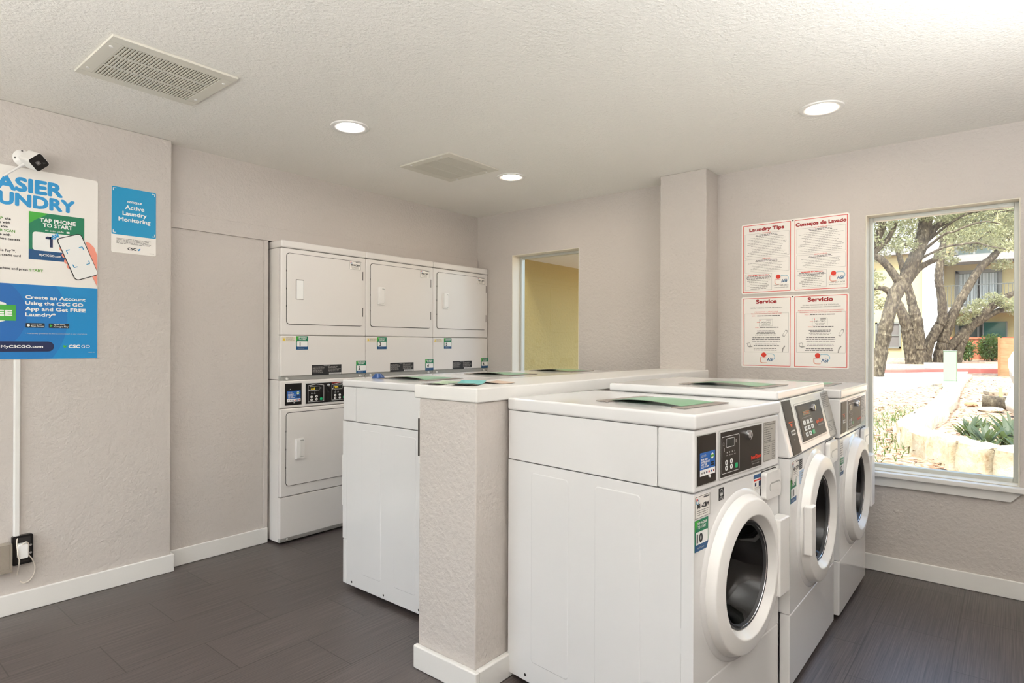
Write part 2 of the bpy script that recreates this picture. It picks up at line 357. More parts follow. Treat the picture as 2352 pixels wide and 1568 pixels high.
def vent(x0, x1, y0, y1, label, fine):
    t = thing('ceiling_vent', label, 'vent', ((x0 + x1) / 2, (y0 + y1) / 2, ZC))
    hx, hy = (x1 - x0) / 2, (y1 - y0) / 2; m = MB(); b = .050; TH = .010
    for a in ((-hx, hx, -hy, -hy + b), (-hx, hx, hy - b, hy), (-hx, -hx + b, -hy + b, hy - b), (hx - b, hx, -hy + b, hy - b)): m.box(*a, -TH, 0, VENTM)
    m.build('frame', t, bevel=.0015)
    ix, iy = hx - b, hy - b
    MB().box(-ix, ix, -iy, iy, -.002, 0, GAP if not fine else mat('vent_shadow', (120, 106, 96), .8)).build('duct_opening', t, smooth=False)
    g = MB(); N = 31 if not fine else 46
    for k in range(3):                             # three banks of slots in the pressed plate, a blade behind every slot
        ya = -iy + 2 * iy * k / 3; yb = -iy + 2 * iy * (k + 1) / 3; w = 2 * ix / N
        for i in range(N):
            xc = -ix + w * (i + .5)
            g.box(xc - w * .5, xc - w * .04, ya + .006, yb - .006, -TH, -TH + .002, VENTM)
            if not fine: g.box(xc - w * .02, xc + w * .34, ya, yb, -TH + .0022, -TH + .0034, VENTS)
            else: g.box(xc + w * .06, xc + w * .40, ya, yb, -TH + .003, -TH + .004, VENTS)
        g.box(-ix, ix, ya, ya + .007, -TH, -TH + .002, VENTM); g.box(-ix, ix, yb - .007, yb, -TH, -TH + .002, VENTM)
    g.build('louvres', t, smooth=False)
    for sx in (-1, 1):
        for sy in (-.5, .5):
            s = MB(); P = circ(sx * (hx - b * .45), sy * hy * 1.2, .007, 12); s.add([(a, c, -TH) for a, c in P] + [(a, c, -TH - .003) for a, c in P], [tuple(range(12, 24))[::-1]] + [(i, (i + 1) % 12, 12 + (i + 1) % 12, 12 + i)[::-1] for i in range(12)], TRIM)
            s.build('screw', t, smooth=False)
vent(.79, 1.27, 2.605, 3.075, 'large louvred ceiling vent above the left wall posters, with three banks of slots', False)
vent(2.568, 3.03, 2.62, 3.08, 'square fine louvred ceiling vent between two downlights, above the dryers', True)
# ------------------------------------------------------------------ printed stickers shared by the machines
def number_sticker(name, parent, u0, u1, v0, v1, num, n=.0006, rot=(0, 0, 0), loc=(0, 0, 0)):
    m = MB(); w, h = u1 - u0, v1 - v0; cu = (u0 + u1) / 2
    m.prism(rrect(u0, u1, v0, v1, .002), 0, n, GREENP); m.n = n + .0004
    m.flat([(u0 + .001, v0 + h * .62), (u0 + w * .3, v1 - .001), (u0 + .001, v1 - .001)], LIMEP)
    m.rect(u0 + .0005, u1 - .0005, v0 + .0005, v0 + h * .24, BLUEP); m.n += .0004
    m.flat(rrect(u0 + w * .06, u1 - w * .05, v0 + h * .22, v0 + h * .62, .004), WHITEP)
    m.text('TAP PHONE', cu, v0 + h * .84, h * .085, WHITEP, width=w * .72, bold=.02); m.text('TO START', cu, v0 + h * .72, h * .085, WHITEP, width=w * .60, bold=.02)
    m.text('MyCSCGO.com', u0 + w * .42, v0 + h * .08, h * .055, LINE, width=w * .5); m.n += .0004
    m.text(num, u0 + w * (.32 if len(num) == 1 else .34), v0 + h * .29, h * .26, BLACKP, bold=.04, width=w * .40 if len(num) > 1 else None)
    return m.build(name, parent, loc, rot, smooth=False)
def id_tag(name, parent, u0, u1, v0, v1, code, n=.0006):
    m = MB(); w, h = u1 - u0, v1 - v0; cu = (u0 + u1) / 2
    m.prism(rrect(u0, u1, v0, v1, .003), 0, n, SIGNW); m.n = n + .0004; m.frame(u0 + .001, u1 - .001, v0 + .001, v1 - .001, .0016, MIDP, .002)
    m.ring(circ(u0 + w * .17, v0 + h * .74, h * .13, 16), circ(u0 + w * .17, v0 + h * .74, h * .09, 16), CYANP)
    m.flat(circ(u0 + w * .14, v0 + h * .84, h * .07, 14), REDP, m.n + .0003)
    m.rect(u0 + w * .56, u1 - w * .06, v0 + h * .85, v0 + h * .92, MIDP)
    m.text(code, cu + w * .02, v0 + h * .44, h * .20, BLACKP, width=w * .76, bold=.03)
    m.rows(u0 + w * .12, u1 - w * .12, v0 + h * .10, v0 + h * .38, 3, GREYP)
    return m.build(name, parent, smooth=False)
def csc_sticker(m, u0, u1, v0, v1):               # blue app sticker with the white strip of card marks
    w, h = u1 - u0, v1 - v0; n = m.n
    m.rect(u0, u1, v0, v1, STICKBLUE); m.rect(u0, u1, v0, v0 + h * .27, WHITEP, n + .0004); m.n = n + .0008
    m.text('CSC GO', u0 + w * .08, v0 + h * .82, h * .08, LINE, 'L', bold=.02)
    for i, s in enumerate(('FOR BEST', 'EXPERIENCE', 'USE THE', 'CSC GO APP')): m.text(s, u0 + w * .08, v0 + h * (.66 - .105 * i), h * .075, WHITEP, 'L', width=w * (.42, .54, .36, .5)[i], bold=.025)
    m.flat(circ(u0 + w * .8, v0 + h * .78, h * .13, 18), WHITEP); m.rect(u0 + w * .66, u0 + w * .94, v0 + h * .73, v0 + h * .83, OLIVEP, m.n + .0003)
    for i in range(2): m.rect(u0 + w * .7, u0 + w * .92, v0 + h * (.36 + .1 * i), v0 + h * (.43 + .1 * i), BLACKP)
    for i, c in enumerate((GREYP, MIDP, NAVY, REDP, BLUEP, DKRED)): m.rect(u0 + w * (.08 + .155 * i), u0 + w * (.08 + .155 * i + .085), v0 + h * .09, v0 + h * .17, c)
    m.n = n
def keys(m, spots, r, start, lab=True):
    n = m.n
    for u, v in spots:
        m.flat(rrect(u - r * 1.25, u + r * 1.25, v - r, v + r, r * .9, 4), WHITEP); m.rect(u - r * .35, u + r * .35, v - r * .55, v + r * .4, MIDP, n + .0004)
    if start: m.flat(rrect(start[0] - r * 1.3, start[0] + r * 1.3, start[1] - r * 1.1, start[1] + r * 1.1, r * .7, 4), BTN_G, n + .0004)

# ------------------------------------------------------------------ stacked dryers
DW = 0.6713; YF = 3.656
def dryer(i, nums, code, label, open_handle):
    t = thing('stacked_dryer', label, 'dryer', (2.0655 + i * DW, YF, 0), 0, 'stacked tumble dryers along the back wall')
    w = DW - .002; E_ = ENAMEL2
    m = MB()
    m.box(.0, w, .03, .74, .012, 1.072, E_).box(.0, w, .03, .74, 1.076, 1.940, E_)
    m.build('cabinet', t, bevel=.003)
    MB().box(-.001, w + .001, -.005, .74, 1.943, 1.991, E_).build('top', t, bevel=.010, seg=3)
    MB().box(.0, w, 0, .03, 1.369, 1.940, E_).build('upper_front_panel', t, bevel=.008, seg=3)
    MB().box(.0, w, 0, .03, 1.099, 1.3665, E_).build('middle_panel', t, bevel=.006, seg=3)
    q = MB().prism_x([(.0, 1.098), (.03, 1.098), (.03, 1.072), (.014, 1.072)], .001, w - .001, GREYTRIM)
    for u in (.045, w - .045): q.lathe([(.009, -.006), (.008, .001), (.0, .002)], u, 1.082, TRIM, 12).lathe([(.004, .001), (0, .0026)], u, 1.082, GAP, 8)
    q.build('lint_trim', t, smooth=False)
    MB().box(.0, w, 0, .03, .889, 1.070, E_).build('console', t, bevel=.008, seg=3)
    MB().box(.0, w, 0, .03, .309, .886, E_).build('lower_front_panel', t, bevel=.008, seg=3)
    q = MB().box(.0, w, 0, .03, .04, .306, E_); q.prism_x([(.0, .04), (.03, .04), (.03, .012), (.012, .012)], .001, w - .001, GREYTRIM)
    for u in (.05, w - .05): q.disc(u, .03, .006, -.008, .001, TRIM, 10)
    q.build('kick_panel', t, bevel=.005)
    for nm, z0, z1, h0, h1, brk in (('upper_door', 1.443, 1.907, 1.606, 1.740, open_handle), ('lower_door', .380, .857, .545, .682, False)):
        d = MB().prism(rrect(.0365, .6395, z0 - .0035, z1 + .0035, .022), 0, .0012, GAP); d.prism(rrect(.040, .636, z0, z1, .019), 0, .007, E_)
        for zz in (z0 + .1, z1 - .1): d.box(.636, .641, -.0075, 0, zz - .032, zz + .032, GAP)
        for k in (1, 2, 3): d.box(.0355, .041, -.0025, 0, z0 + (z1 - z0) * k / 4 - .006, z0 + (z1 - z0) * k / 4 + .006, GAP)
        do = d.build(nm, t, bevel=.0025)
        h = MB(); a, b = .101, .167
        if brk:                                     # handle cover gone: the bare recess
            h.prism(rrect(a, b - .008, h0, h1, .004), .007, .0076, GREYP); h.prism(rrect(a + .006, b - .010, h0 + .004, h1 - .006, .003), .0076, .0082, WHITEP)
        else:
            h.prism(rrect(a, b, h0, h1, .007), .007, .012, PLASTIC)
            A = rrect(a + .030, b - .004, h0 + .014, h1 - .010, .006); h.prism(A, .0119, .0126, GREYTRIM); h.prism(rrect(a + .034, b - .006, h0 + .017, h1 - .017, .005), .0125, .0131, PLASTIC)
            h.prism([(a + .002, h0 + .004), (a + .030, h0 + .012), (a + .030, h1 - .012), (a + .002, h1 - .004)], .012, .024, PLASTIC)
        h.build('handle', do, bevel=.0015)
    m = MB().prism([(.029, .907), (.150, .907), (.150, 1.050), (.029, 1.050)], .0, .0015, BLACK); m.n = .002
    csc_sticker(m, .043, .142, .929, 1.001); m.flat(circ(.067, 1.012, .003, 10), LINE); m.flat(rrect(.09, .102, .918, .926, .003), LINE)
    m.build('card_reader', t, smooth=False)
    m = MB().prism([(.176, .904), (.640, .904), (.640, 1.048), (.176, 1.048)], .0, .0012, LINE); m.prism([(.180, .908), (.636, .908), (.636, 1.044), (.180, 1.044)], .0012, .0022, BLACK); m.n = .0028
    for k, a in enumerate((.196, .381)):
        m.ring([(a, .918), (a + .124, .918), (a + .124, 1.030), (a + .062, 1.040), (a, 1.030)], [(a + .003, .921), (a + .121, .921), (a + .121, 1.027), (a + .062, 1.0365), (a + .003, 1.027)], LINE)
        m.frame(a + .015, a + .087, .994, 1.024, .002, LINE, .003); m.rect(a + .017, a + .085, .996, 1.022, LCD); m.n += .0005
        m.text('2:25', a + .038, 1.002, .013, LEDY, bold=.01); m.n -= .0005
        m.rect(a + .006, a + .011, .995, 1.002, LINE); m.rect(a + .093, a + .103, 1.004, 1.016, MIDP)
        for b in (.03, .052): m.flat(circ(a + b, .982, .0022, 8), LINE); m.rect(a + b - .006, a + b + .006, .972, .975, LINE)
        keys(m, [(a + .028, .952), (a + .066, .953), (a + .028, .933), (a + .066, .934)], .0075, (a + .102, .935))
    m.text('Speed Queen', .416, 1.0375, .0045, REDP, width=.07, bold=.03)
    m.lathe([(.012, .002), (.011, .010), (.007, .012), (0, .012)], .353, 1.025, CHROME, 20)
    m.build('control_panel', t, smooth=False)
    du = (0, -.007, .013)[i]
    number_sticker('number_sticker', t, .109 + du, .198 + du, 1.273, 1.363, nums[0]); number_sticker('number_sticker', t, .586, .675, 1.099, 1.190, nums[1])
    g = MB(); g.n = .0014; id = (('upper_door'),)
    tg = id_tag('identity_tag', t, .520, .618, 1.847, 1.908, code); tg.location = (0, -.0072, 0)
    m = MB().prism(rrect(.226, .461, 1.098, 1.168, .001), 0, .0008, BLACKP); m.n = .0012
    m.text('INSTRUCTIONS', .343, 1.159, .005, LINE); m.rows(.232, .335, 1.112, 1.158, 6, GREYP, .45, .3, False); m.rows(.352, .455, 1.118, 1.158, 5, GREYP, .45, .3, False)
    m.rect(.360, .459, 1.100, 1.112, LINE); m.rows(.363, .456, 1.101, 1.111, 2, MIDP, .4, .2); m.build('instruction_plate', t, smooth=False)
    m = MB().prism(rrect(.006, .104, 1.328, 1.357, .001), 0, .0006, mat('cream_label', (222, 212, 190), .5)); m.n = .001
    m.flat([(.012, 1.333), (.032, 1.333), (.022, 1.352)], mat('yellow_print', (226, 196, 60), .5)); m.rows(.036, .1, 1.331, 1.354, 4, GREYP, .35, .2, False); m.build('warning_label', t, smooth=False)
dryer(0, ('1', '2'), '984-CBM', 'leftmost white stacked dryer, numbered 1 and 2, beside the bare left wall panel', True)
dryer(1, ('3', '4'), '986-CBM', 'middle white stacked dryer of the row, numbered 3 and 4', False)
dryer(2, ('5', '6'), '985-CBM', 'white stacked dryer in the room corner, numbered 5 and 6, next to the yellowish window', False)

# ------------------------------------------------------------------ front-load washers
def washer(label, loc, rz, w, d, zs, zl0, zl1, cz, style, num=None, code=None, taper=0.0, handle='R', group=None, lowz=.265, cr=1.0, slope=0.0, lid_in=.0):
    t = thing('front_load_washer', label, 'washing machine', loc, rz, group)
    def fin(m):                                      # slight narrowing towards the rear, so neighbours clear each other
        if taper: m.v = [(x - (x / w) * taper * max(0, y) / d, y, z) for x, y, z in m.v]
        return m
    E_ = ENAMEL; fs = .042 * d / .8
    # body with embossed sides
    m = MB().box(0, w, fs, d, .022, zs - .0015, E_); del m.f[2], m.m[2]        # open at the front, behind the door panel
    a1, a2, b1, b2 = .236 * d, .466 * d, .615 * d, .843 * d
    for ya, yb in ((a1, a2), (b1, b2)):
        for x, sg in ((0, -1), (w, 1)):
            P = rrect(ya, yb, .105, zs - .036, .014, 4); k = len(P); n = .0028
            Q = rrect(ya + .004, yb - .004, .109, zs - .040, .011, 4)
            V = [(x, y, z) for y, z in P] + [(x + sg * n, y, z) for y, z in Q]
            F = [tuple(range(k, 2 * k))] + [(i, (i + 1) % k, k + (i + 1) % k, k + i) for i in range(k)]
            if sg < 0: F = [f[::-1] for f in F]
            m.add(V, F, E_)
    for y in (.12 * d, .5 * d, .88 * d):
        for x in (-.0015, w + .0015): m.add([(x + .0, y + .006 * math.cos(q * PI / 4), .045 + .006 * math.sin(q * PI / 4)) for q in range(8)], [tuple(range(8))], GAP)
    for x in (.05, w - .05):
        for y in (.08, d - .08): m.add([(x + .02 * math.cos(q * PI / 4), y + .02 * math.sin(q * PI / 4), zz) for zz in (0, .024) for q in range(8)], [(q, (q + 1) % 8, 8 + (q + 1) % 8, 8 + q) for q in range(8)], GAP)
    fin(m).build('cabinet', t, bevel=.006)
    # front panel with a round hole
    cu = w / 2 - .002; S = 64; hole = []; outr = []
    for i in range(S):
        a = 2 * PI * i / S; ca, sa = math.cos(a), math.sin(a); hole.append((cu + .19 * cr * ca, cz + .19 * cr * sa))
        tx = ((w - cu) / ca) if ca > 1e-9 else ((-cu) / ca if ca < -1e-9 else 1e9); ty = ((zs - .0015 - cz) / sa) if sa > 1e-9 else ((lowz - cz) / sa if sa < -1e-9 else 1e9)
        q = min(tx, ty); outr.append((cu + q * ca, cz + q * sa))
    for c in ((0, lowz), (w, lowz), (w, zs - .0015), (0, zs - .0015)):
        j = min(range(S), key=lambda i: (outr[i][0] - c[0]) ** 2 + (outr[i][1] - c[1]) ** 2); outr[j] = c
    m = MB().ring(outr, hole, E_, 0); k = S
    m.add([(u, 0, v) for u, v in outr] + [(u, fs - .0005, v) for u, v in outr], [(i, k + i, k + (i + 1) % k, (i + 1) % k) for i in range(k)], E_)
    m.lathe([(.285 * cr, .0), (.279 * cr, .006), (.262 * cr, .010), (.24 * cr, .008)], cu, cz, E_, 56)
    m.build('front_panel', t, bevel=.0)
    fin(MB().box(0, w, 0, fs - .002, .022, lowz - .003, E_)).build('kick_panel', t, bevel=.006)
    # console, upper body, lid
    dc = .128 * d / .8
    P = [(0, zs + .0015), (slope, zl0 - .0015), (dc - .001, zl0 - .0015), (dc - .001, zs + .0015)]
    fin(MB().prism_x(P, 0, w, E_)).build('console', t, bevel=.007, seg=3)
    fin(MB().box(.001, w - .001, dc + .001, d, zs + .0015, zl0 - .0015, E_)).build('upper_cabinet', t, bevel=.003)
    fin(MB().box(-.004, w + .004, slope - .006, d + .004, zl0, zl1, E_)).build('lid', t, bevel=.009, seg=3)
    # the door
    c = cr
    ring = MB().lathe([(.268 * c, .0), (.2675 * c, .006), (.266 * c, .010), (.2555 * c, .0335), (.254 * c, .0360), (.2515 * c, .0378), (.249 * c, .0386), (.2075 * c, .0455), (.204 * c, .0458), (.2015 * c, .0448), (.200 * c, .0425), (.1815 * c, .0185), (.180 * c, .0165), (.176 * c, .012)], cu, cz, PLASTIC, 72)
    do = ring.build('door', t, sharp=60)
    g = MB().lathe([(.181 * c, .016), (.176 * c, .022), (.171 * c, .014), (.167 * c, .020), (.163 * c, .010)], cu, cz, RUBBER, 56); g.lathe([(.172 * c, .015), (.169 * c, .021), (.166 * c, .015)], cu, cz, CHROME, 56).build('door_seal', do)
    MB().lathe([(.166 * c, .010), (.158 * c, -.010), (.140 * c, -.055), (.115 * c, -.085), (.07 * c, -.098), (.0, -.102)], cu, cz, BODYGLASS, 56).build('porthole_glass', do)
    hx = cu + .216 * c if handle == 'R' else cu - .300 * c
    hb = MB(); hw = .092 * c
    if handle == 'R': hb.box(hx, hx + hw, -.050, -.006, cz - .135, cz + .145, PLASTIC)
    else: hb.box(cu - .264, cu - .200, -.052, -.020, cz - .088, cz + .100, PLASTIC)
    hb.build('handle', do, bevel=.006, seg=3)
    MB().lathe([(.19 * c, .0), (.205, -.03), (.235, -.10), (.235, -.36), (.0, -.36)], cu, cz, STEEL, 40).build('drum', t)
    # console face fittings
    if style == 'plain': return t
    th = -math.atan2(slope, zl0 - zs) if slope else 0.0
    L = math.hypot(slope, zl0 - zs)
    if slope: rot, org, v0 = (th, 0, 0), (0, 0, zs), 0.0
    else: rot, org, v0 = (0, 0, 0), (0, 0, 0), zs
    fv = lambda f: v0 + f * L                          # fraction of the console height
    X = w / .651
    if style == 'sloped': cr_ = (.040, .140, .03, .96); cp = (.188, .540, .17, .83); il = (.585, .705, .03, .95)
    else: cr_ = (.018, .137, .115, .895); cp = (.170, .488, .125, .875); il = (.509, .617, .15, .885)
    m = MB().prism([(cr_[0] * X - .003, fv(cr_[2]) - .003), (cr_[1] * X + .003, fv(cr_[2]) - .003), (cr_[1] * X + .003, fv(cr_[3]) + .003), (cr_[0] * X - .003, fv(cr_[3]) + .003)], .0, .001, GREYTRIM)
    m.prism([(cr_[0] * X, fv(cr_[2])), (cr_[1] * X, fv(cr_[2])), (cr_[1] * X, fv(cr_[3])), (cr_[0] * X, fv(cr_[3]))], .001, .0025, DARKPANEL); m.n = .003; a, b = cr_[0] * X, cr_[1] * X
    if style == 'sticker':
        csc_sticker(m, .031 * X, .130 * X, zs + .049, zs + .121); m.disc(.092 * X, zs + .044, .005, .0025, .006, PLASTIC, 12)
    else:
        mu = (a + b) / 2; m.rows(mu - .03, mu + .03, fv(.56), fv(.60), 1, ORANGEP, .5, .1); m.flat([(mu, fv(.48)), (mu + .018, fv(.55)), (mu - .018, fv(.55))], ORANGEP)
        m.prism(rrect(mu - .024, mu + .024, fv(.36), fv(.44), .003), .0025, .005, LINE); m.prism(rrect(mu - .02, mu + .02, fv(.38), fv(.42), .001), .005, .0056, BLACK); m.rect(mu - .01, mu + .01, fv(.27), fv(.29), MIDP)
    m.build('card_reader', t, org, rot, smooth=False)
    a, b, va, vb = cp[0] * X, cp[1] * X, fv(cp[2]), fv(cp[3])
    m = MB().prism(rrect(a - .009, b + .009, va - .008, vb + .008, .006), .0, .0012, GREYTRIM); m.prism(rrect(a - .006, b + .006, va - .005, vb + .005, .004), .0012, .0016, ENAMEL)
    m.prism([(a, va), (b, va), (b, vb), (a, vb)], .0016, .003, DARKPANEL); m.n = .0036
    hw, hh = b - a, vb - va
    if style == 'sloped':
        m.flat([(a + hw * .04, va + hh * .06), (a + hw * .54, va + hh * .06), (a + hw * .54, vb - hh * .05), (a + hw * .04, vb - hh * .05)], mat('keypad_panel', (70, 61, 50), .4, spec=.2)); m.n = .0042
        m.rect(a + hw * .2, a + hw * .46, va + hh * .68, va + hh * .80, LCD); m.rows(a + hw * .2, a + hw * .46, va + hh * .69, va + hh * .79, 2, ORANGEP, .3, .3, n=.0048)
        for r_ in range(3):
            for q in range(3):
                u, v = a + hw * (.17 + .135 * q), va + hh * (.16 + .165 * r_); m.prism(rrect(u - .017, u + .017, v - .0085, v + .0085, .003, 3), .004, .006, BTN_G if (r_ == 0 and q == 2) else WHITEP); m.rect(u - .004, u + .004, v - .004, v + .004, MIDP, .0064)
        m.rows(a + hw * .12, a + hw * .5, va + hh * .60, va + hh * .65, 1, GREYP, .4, .1)
        m.lathe([(.016, .003), (.015, .014), (.009, .017), (0, .017)], a + hw * .62, va + hh * .82, CHROME, 22)
        m.text('Speed Queen', a + hw * .79, va + hh * .36, .015, ORANGEP, width=hw * .3, bold=.03); m.rows(a + hw * .66, a + hw * .92, va + hh * .24, va + hh * .33, 1, GREYP, .4, .1)
    else:
        m.frame(a + .005, a + .135 * X, va + .010, va + .131, .002, LINE, .006)
        m.frame(a + .038, a + .096, va + .093, va + .123, .0018, LINE, .004); m.rect(a + .040, a + .094, va + .095, va + .121, LCD)
        m.text('\u2302', a + .018, va + .102, .012, GREYP); m.rect(a + .02, a + .024, va + .082, va + .094, LINE); m.rect(a + .106, a + .113, va + .103, va + .115, GREYP)
        for i in range(4): m.flat(circ(a + .043 + .019 * i, va + .077, .0026, 8), LINE); m.rect(a + .037 + .019 * i, a + .049 + .019 * i, va + .066, va + .069, GREYP)
        keys(m, [(a + .039, va + .045), (a + .075, va + .046), (a + .039, va + .027), (a + .075, va + .028)], .0078, (a + .112, va + .027))
        m.lathe([(.017, .003), (.016, .016), (.010, .019), (0, .019)], a + .195 * X, va + .120, CHROME, 24); m.flat(circ(a + .195 * X, va + .120, .0035, 10), MIDP, .0195)
        m.text('Speed Queen', a + .268 * X, va + .030, .0125, REDP, width=.082 * X, bold=.04); m.text('Commercial Washer', a + .268 * X, va + .019, .006, GREYP, width=.076 * X); m.rows(a + .235 * X, a + .30 * X, va + .010, va + .015, 1, GREYP, .5, .05)
    m.build('control_panel', t, org, rot, smooth=False)
    a, b, va, vb = il[0] * X, il[1] * X, fv(il[2]), fv(il[3])
    m = MB().prism([(a, va), (b, va), (b, vb), (a, vb)], 0, .001, SILVER); m.n = .0014; m.frame(a + .002, b - .002, va + .002, vb - .002, .0012, MIDP)
    m.text('OPERATING INSTRUCTIONS', (a + b) / 2, vb - .012, .005, BLACKP, width=(b - a) * .86); m.rows(a + .006, b - .02, vb - .072, vb - .016, 7, MIDP, .3, .4, False)
    m.text('IMPORTANT INSTRUCTIONS', (a + b) / 2, va + .066, .005, BLACKP, width=(b - a) * .86); m.rows(a + .006, a + (b - a) * .58, va + .024, va + .058, 5, MIDP, .3, .3, False); m.frame(b - .034, b - .006, va + .008, va + .06, .001, MIDP); m.rows(b - .032, b - .008, va + .01, va + .058, 6, MIDP, .25, .2)
    m.build('instruction_label', t, org, rot, smooth=False)
    # soap drawer
    m = MB(); a, b, va, vb = .487 * X, .622 * X, zs - .103, zs - .006
    m.prism(rrect(a - .004, b + .003, va - .003, vb + .004, .012), .0, .0015, GAP); m.prism(rrect(a, b, va, vb, .014), .0, .020, PLASTIC)
    m.prism(rrect(a + .032, b - .005, va + .026, va + .058, .014), .0198, .0206, GREYTRIM); m.prism(rrect(a + .035, b - .008, va + .026, va + .052, .012), .0205, .0212, PLASTIC)
    m.build('soap_drawer', t, bevel=.004)
    # labels below the console
    m = MB()
    if style == 'sticker':
        m.prism(rrect(.423, .496, .800, .857, .001), 0, .0007, PAPERW); m.n = .0011; m.rect(.424, .495, .842, .856, BLUEP); m.rect(.428, .491, .833, .838, REDP); m.rect(.435, .448, .815, .827, NAVY); m.rect(.468, .482, .812, .830, NAVY); m.rows(.426, .493, .801, .812, 3, GREYP); m.build('drawer_label', t, smooth=False)
        m = MB().prism([(.162, .814), (.197, .814), (.197, .853), (.162, .853)], 0, .0007, BLACKP); m.n = .0011
        m.ring(circ(.179, .838, .012, 18), circ(.179, .838, .0105, 18), LINE); m.flat([(.170, .830), (.176, .841), (.181, .833), (.186, .838), (.189, .829)], LINE); m.rows(.164, .195, .816, .824, 2, LINE, .4, .1); m.build('energy_label', t, smooth=False)
        id_tag('identity_tag', t, .005, .103, .784, .853, code); number_sticker('number_sticker', t, .005, .091, .684, .780, num)
    elif style == 'sloped':
        id_tag('identity_tag', t, .018, .121, .806, .874, code); m.prism([(.128, .828), (.166, .828), (.166, .866), (.128, .866)], 0, .0007, BLACKP); m.n = .0011; m.rows(.132, .162, .832, .862, 4, LINE); m.build('energy_label', t, smooth=False)
        m = MB().prism([(.128, .770), (.190, .770), (.190, .822), (.128, .822)], 0, .0007, mat('pale_blue_label', (176, 196, 220), .5)); m.n = .0011; m.rows(.134, .184, .776, .816, 4, GREYP); m.build('drawer_label', t, smooth=False)
        number_sticker('number_sticker', t, .0, .082, .717, .806, num)
        m = MB().flat([(-.004, .812), (.02, .790), (.056, .806), (.05, .822), (.012, .824)], PAPERW, .006); m.build('peeling_label', t, smooth=False)
    else:
        m.prism([(.0, .775), (.07, .775), (.07, .855), (.0, .855)], 0, .0007, PAPERW); m.n = .0011; m.rows(.006, .064, .782, .848, 6, GREYP); m.build('identity_tag', t, smooth=False); number_sticker('number_sticker', t, .0, .082, .690, .772, num)
    return t
washer('white front-load washer numbered 10, the nearest one, in front of the half wall end', (1.757, .736, 0), math.radians(-5.4), .651, .797, .862, 1.056, 1.104, .540, 'sticker', '10', '981-CBM', taper=.085, group='front row of washers')
washer('white front-load washer with sloping keypad panel, between two flat fronted washers', (2.413, .635, 0), 0, .738, .775, .886, 1.104, 1.139, .592, 'sloped', '11', '345-CFP', handle='L', group='front row of washers', lowz=.302, cr=1.0, slope=.050)
washer('white front-load washer at the far end of the front row, beside the window wall', (3.215, .625, 0), 0, .672, .74, .868, 1.060, 1.103, .575, 'card', '12', 'CBM', group='front row of washers', lowz=.285)
for i, lb in enumerate(('white washer with panelled side showing, at the open end of the back row', 'middle white washer of the back row, behind the half wall and under the yellowish window', 'white washer in the corner end of the back row, behind the half wall and pillar')):
    washer(lb, (1.93 + .676 * (i + 1), 2.787, 0), PI, .668, .70, .899, 1.084, 1.121, .56, 'plain', group='back row of washers')

# taped notices on the washer lids
def notice(label, loc, rz, n=7):
    t = thing('taped_notice', label, 'notice', loc, rz, 'green notices taped to washer lids')
    m = MB(); N = 10
    V = []; F = []
    for i in range(N + 1):
        for j in range(N + 1):
            u = -.115 + .23 * i / N; v = -.150 + .30 * j / N; e = .004 + .010 * max(0, math.sin(PI * j / N)) * (1 - .6 * i / N)
            V.append((u, v, e))
    for i in range(N):
        for j in range(N): F.append((i * (N + 1) + j, (i + 1) * (N + 1) + j, (i + 1) * (N + 1) + j + 1, i * (N + 1) + j + 1))
    m.add(V, F, GREENPAPER); m.build('paper', t)
    for y in (-.158, .158): MB().box(-.150, .150, y - .026, y + .026, .0005, .0030 if y < 0 else .0032, TAPE).build('tape_strip', t, smooth=False)
notice('green taped notice on the lid of the nearest washer', (2.055, .985, 1.1045), math.radians(-7))
notice('green taped notice on the lid of the sloping panel washer', (2.68, .945, 1.1395), math.radians(-4))
notice('green taped notice on the lid of the washer by the window wall', (3.58, .90, 1.1035), 0)
notice('green taped notice on the end washer of the back row', (2.27, 2.535, 1.1215), math.radians(3))
notice('green taped notice on the middle washer of the back row', (2.95, 2.53, 1.1215), 0)
notice('green taped notice on the corner washer of the back row', (3.63, 2.53, 1.1215), 0)
c_ = MB(); c_.add([(.035 * math.cos(2 * PI * i / 24) * k, .035 * math.sin(2 * PI * i / 24) * k, z) for k, z in ((1, 0), (1, .006), (.62, .022), (.5, .026)) for i in range(24)], [(j * 24 + i, j * 24 + (i + 1) % 24, (j + 1) * 24 + (i + 1) % 24, (j + 1) * 24 + i) for j in range(3) for i in range(24)] + [tuple(72 + i for i in range(24))], BLUECAP)
tag(c_.build('bottle_cap', None, (2.125, 2.725, 1.1215)), 'small blue cap lying on the end washer of the back row', 'cap')
def leaflet(label, x, y, rz, w, l, m, curl):
    b = MB(); N = 8; V = []; F = []
    for i in range(N + 1):
        for j in (0, 1): V.append((-w / 2 + w * i / N, (-l / 2, l / 2)[j], .0015 + curl * (2 * i / N - 1) ** 2))
    for i in range(N): F.append((2 * i, 2 * i + 2, 2 * i + 3, 2 * i + 1))
    b.add(V, F, m); b.add([(a, c, max(0.0004, z - .0012)) for a, c, z in V], [f[::-1] for f in F], PAPERW)
    tag(b.build('leaflet', None, (x, y, 1.1495), (0, 0, rz)), label, 'leaflet', 'leaflets on the half wall cap')
leaflet('teal leaflet lying curled near the end of the half wall cap', 1.79, 1.712, .5, .20, .11, TEALPAPER, .010)
leaflet('pale green leaflet left behind the teal one on the half wall cap', 1.745, 1.825, .2, .16, .09, mat('pale_green_paper', (176, 198, 168), .45), .006)
leaflet('brown and white leaflet right of the teal one on the half wall cap', 1.94, 1.69, -.3, .10, .15, mat('tan_paper', (206, 180, 160), .45), .004)
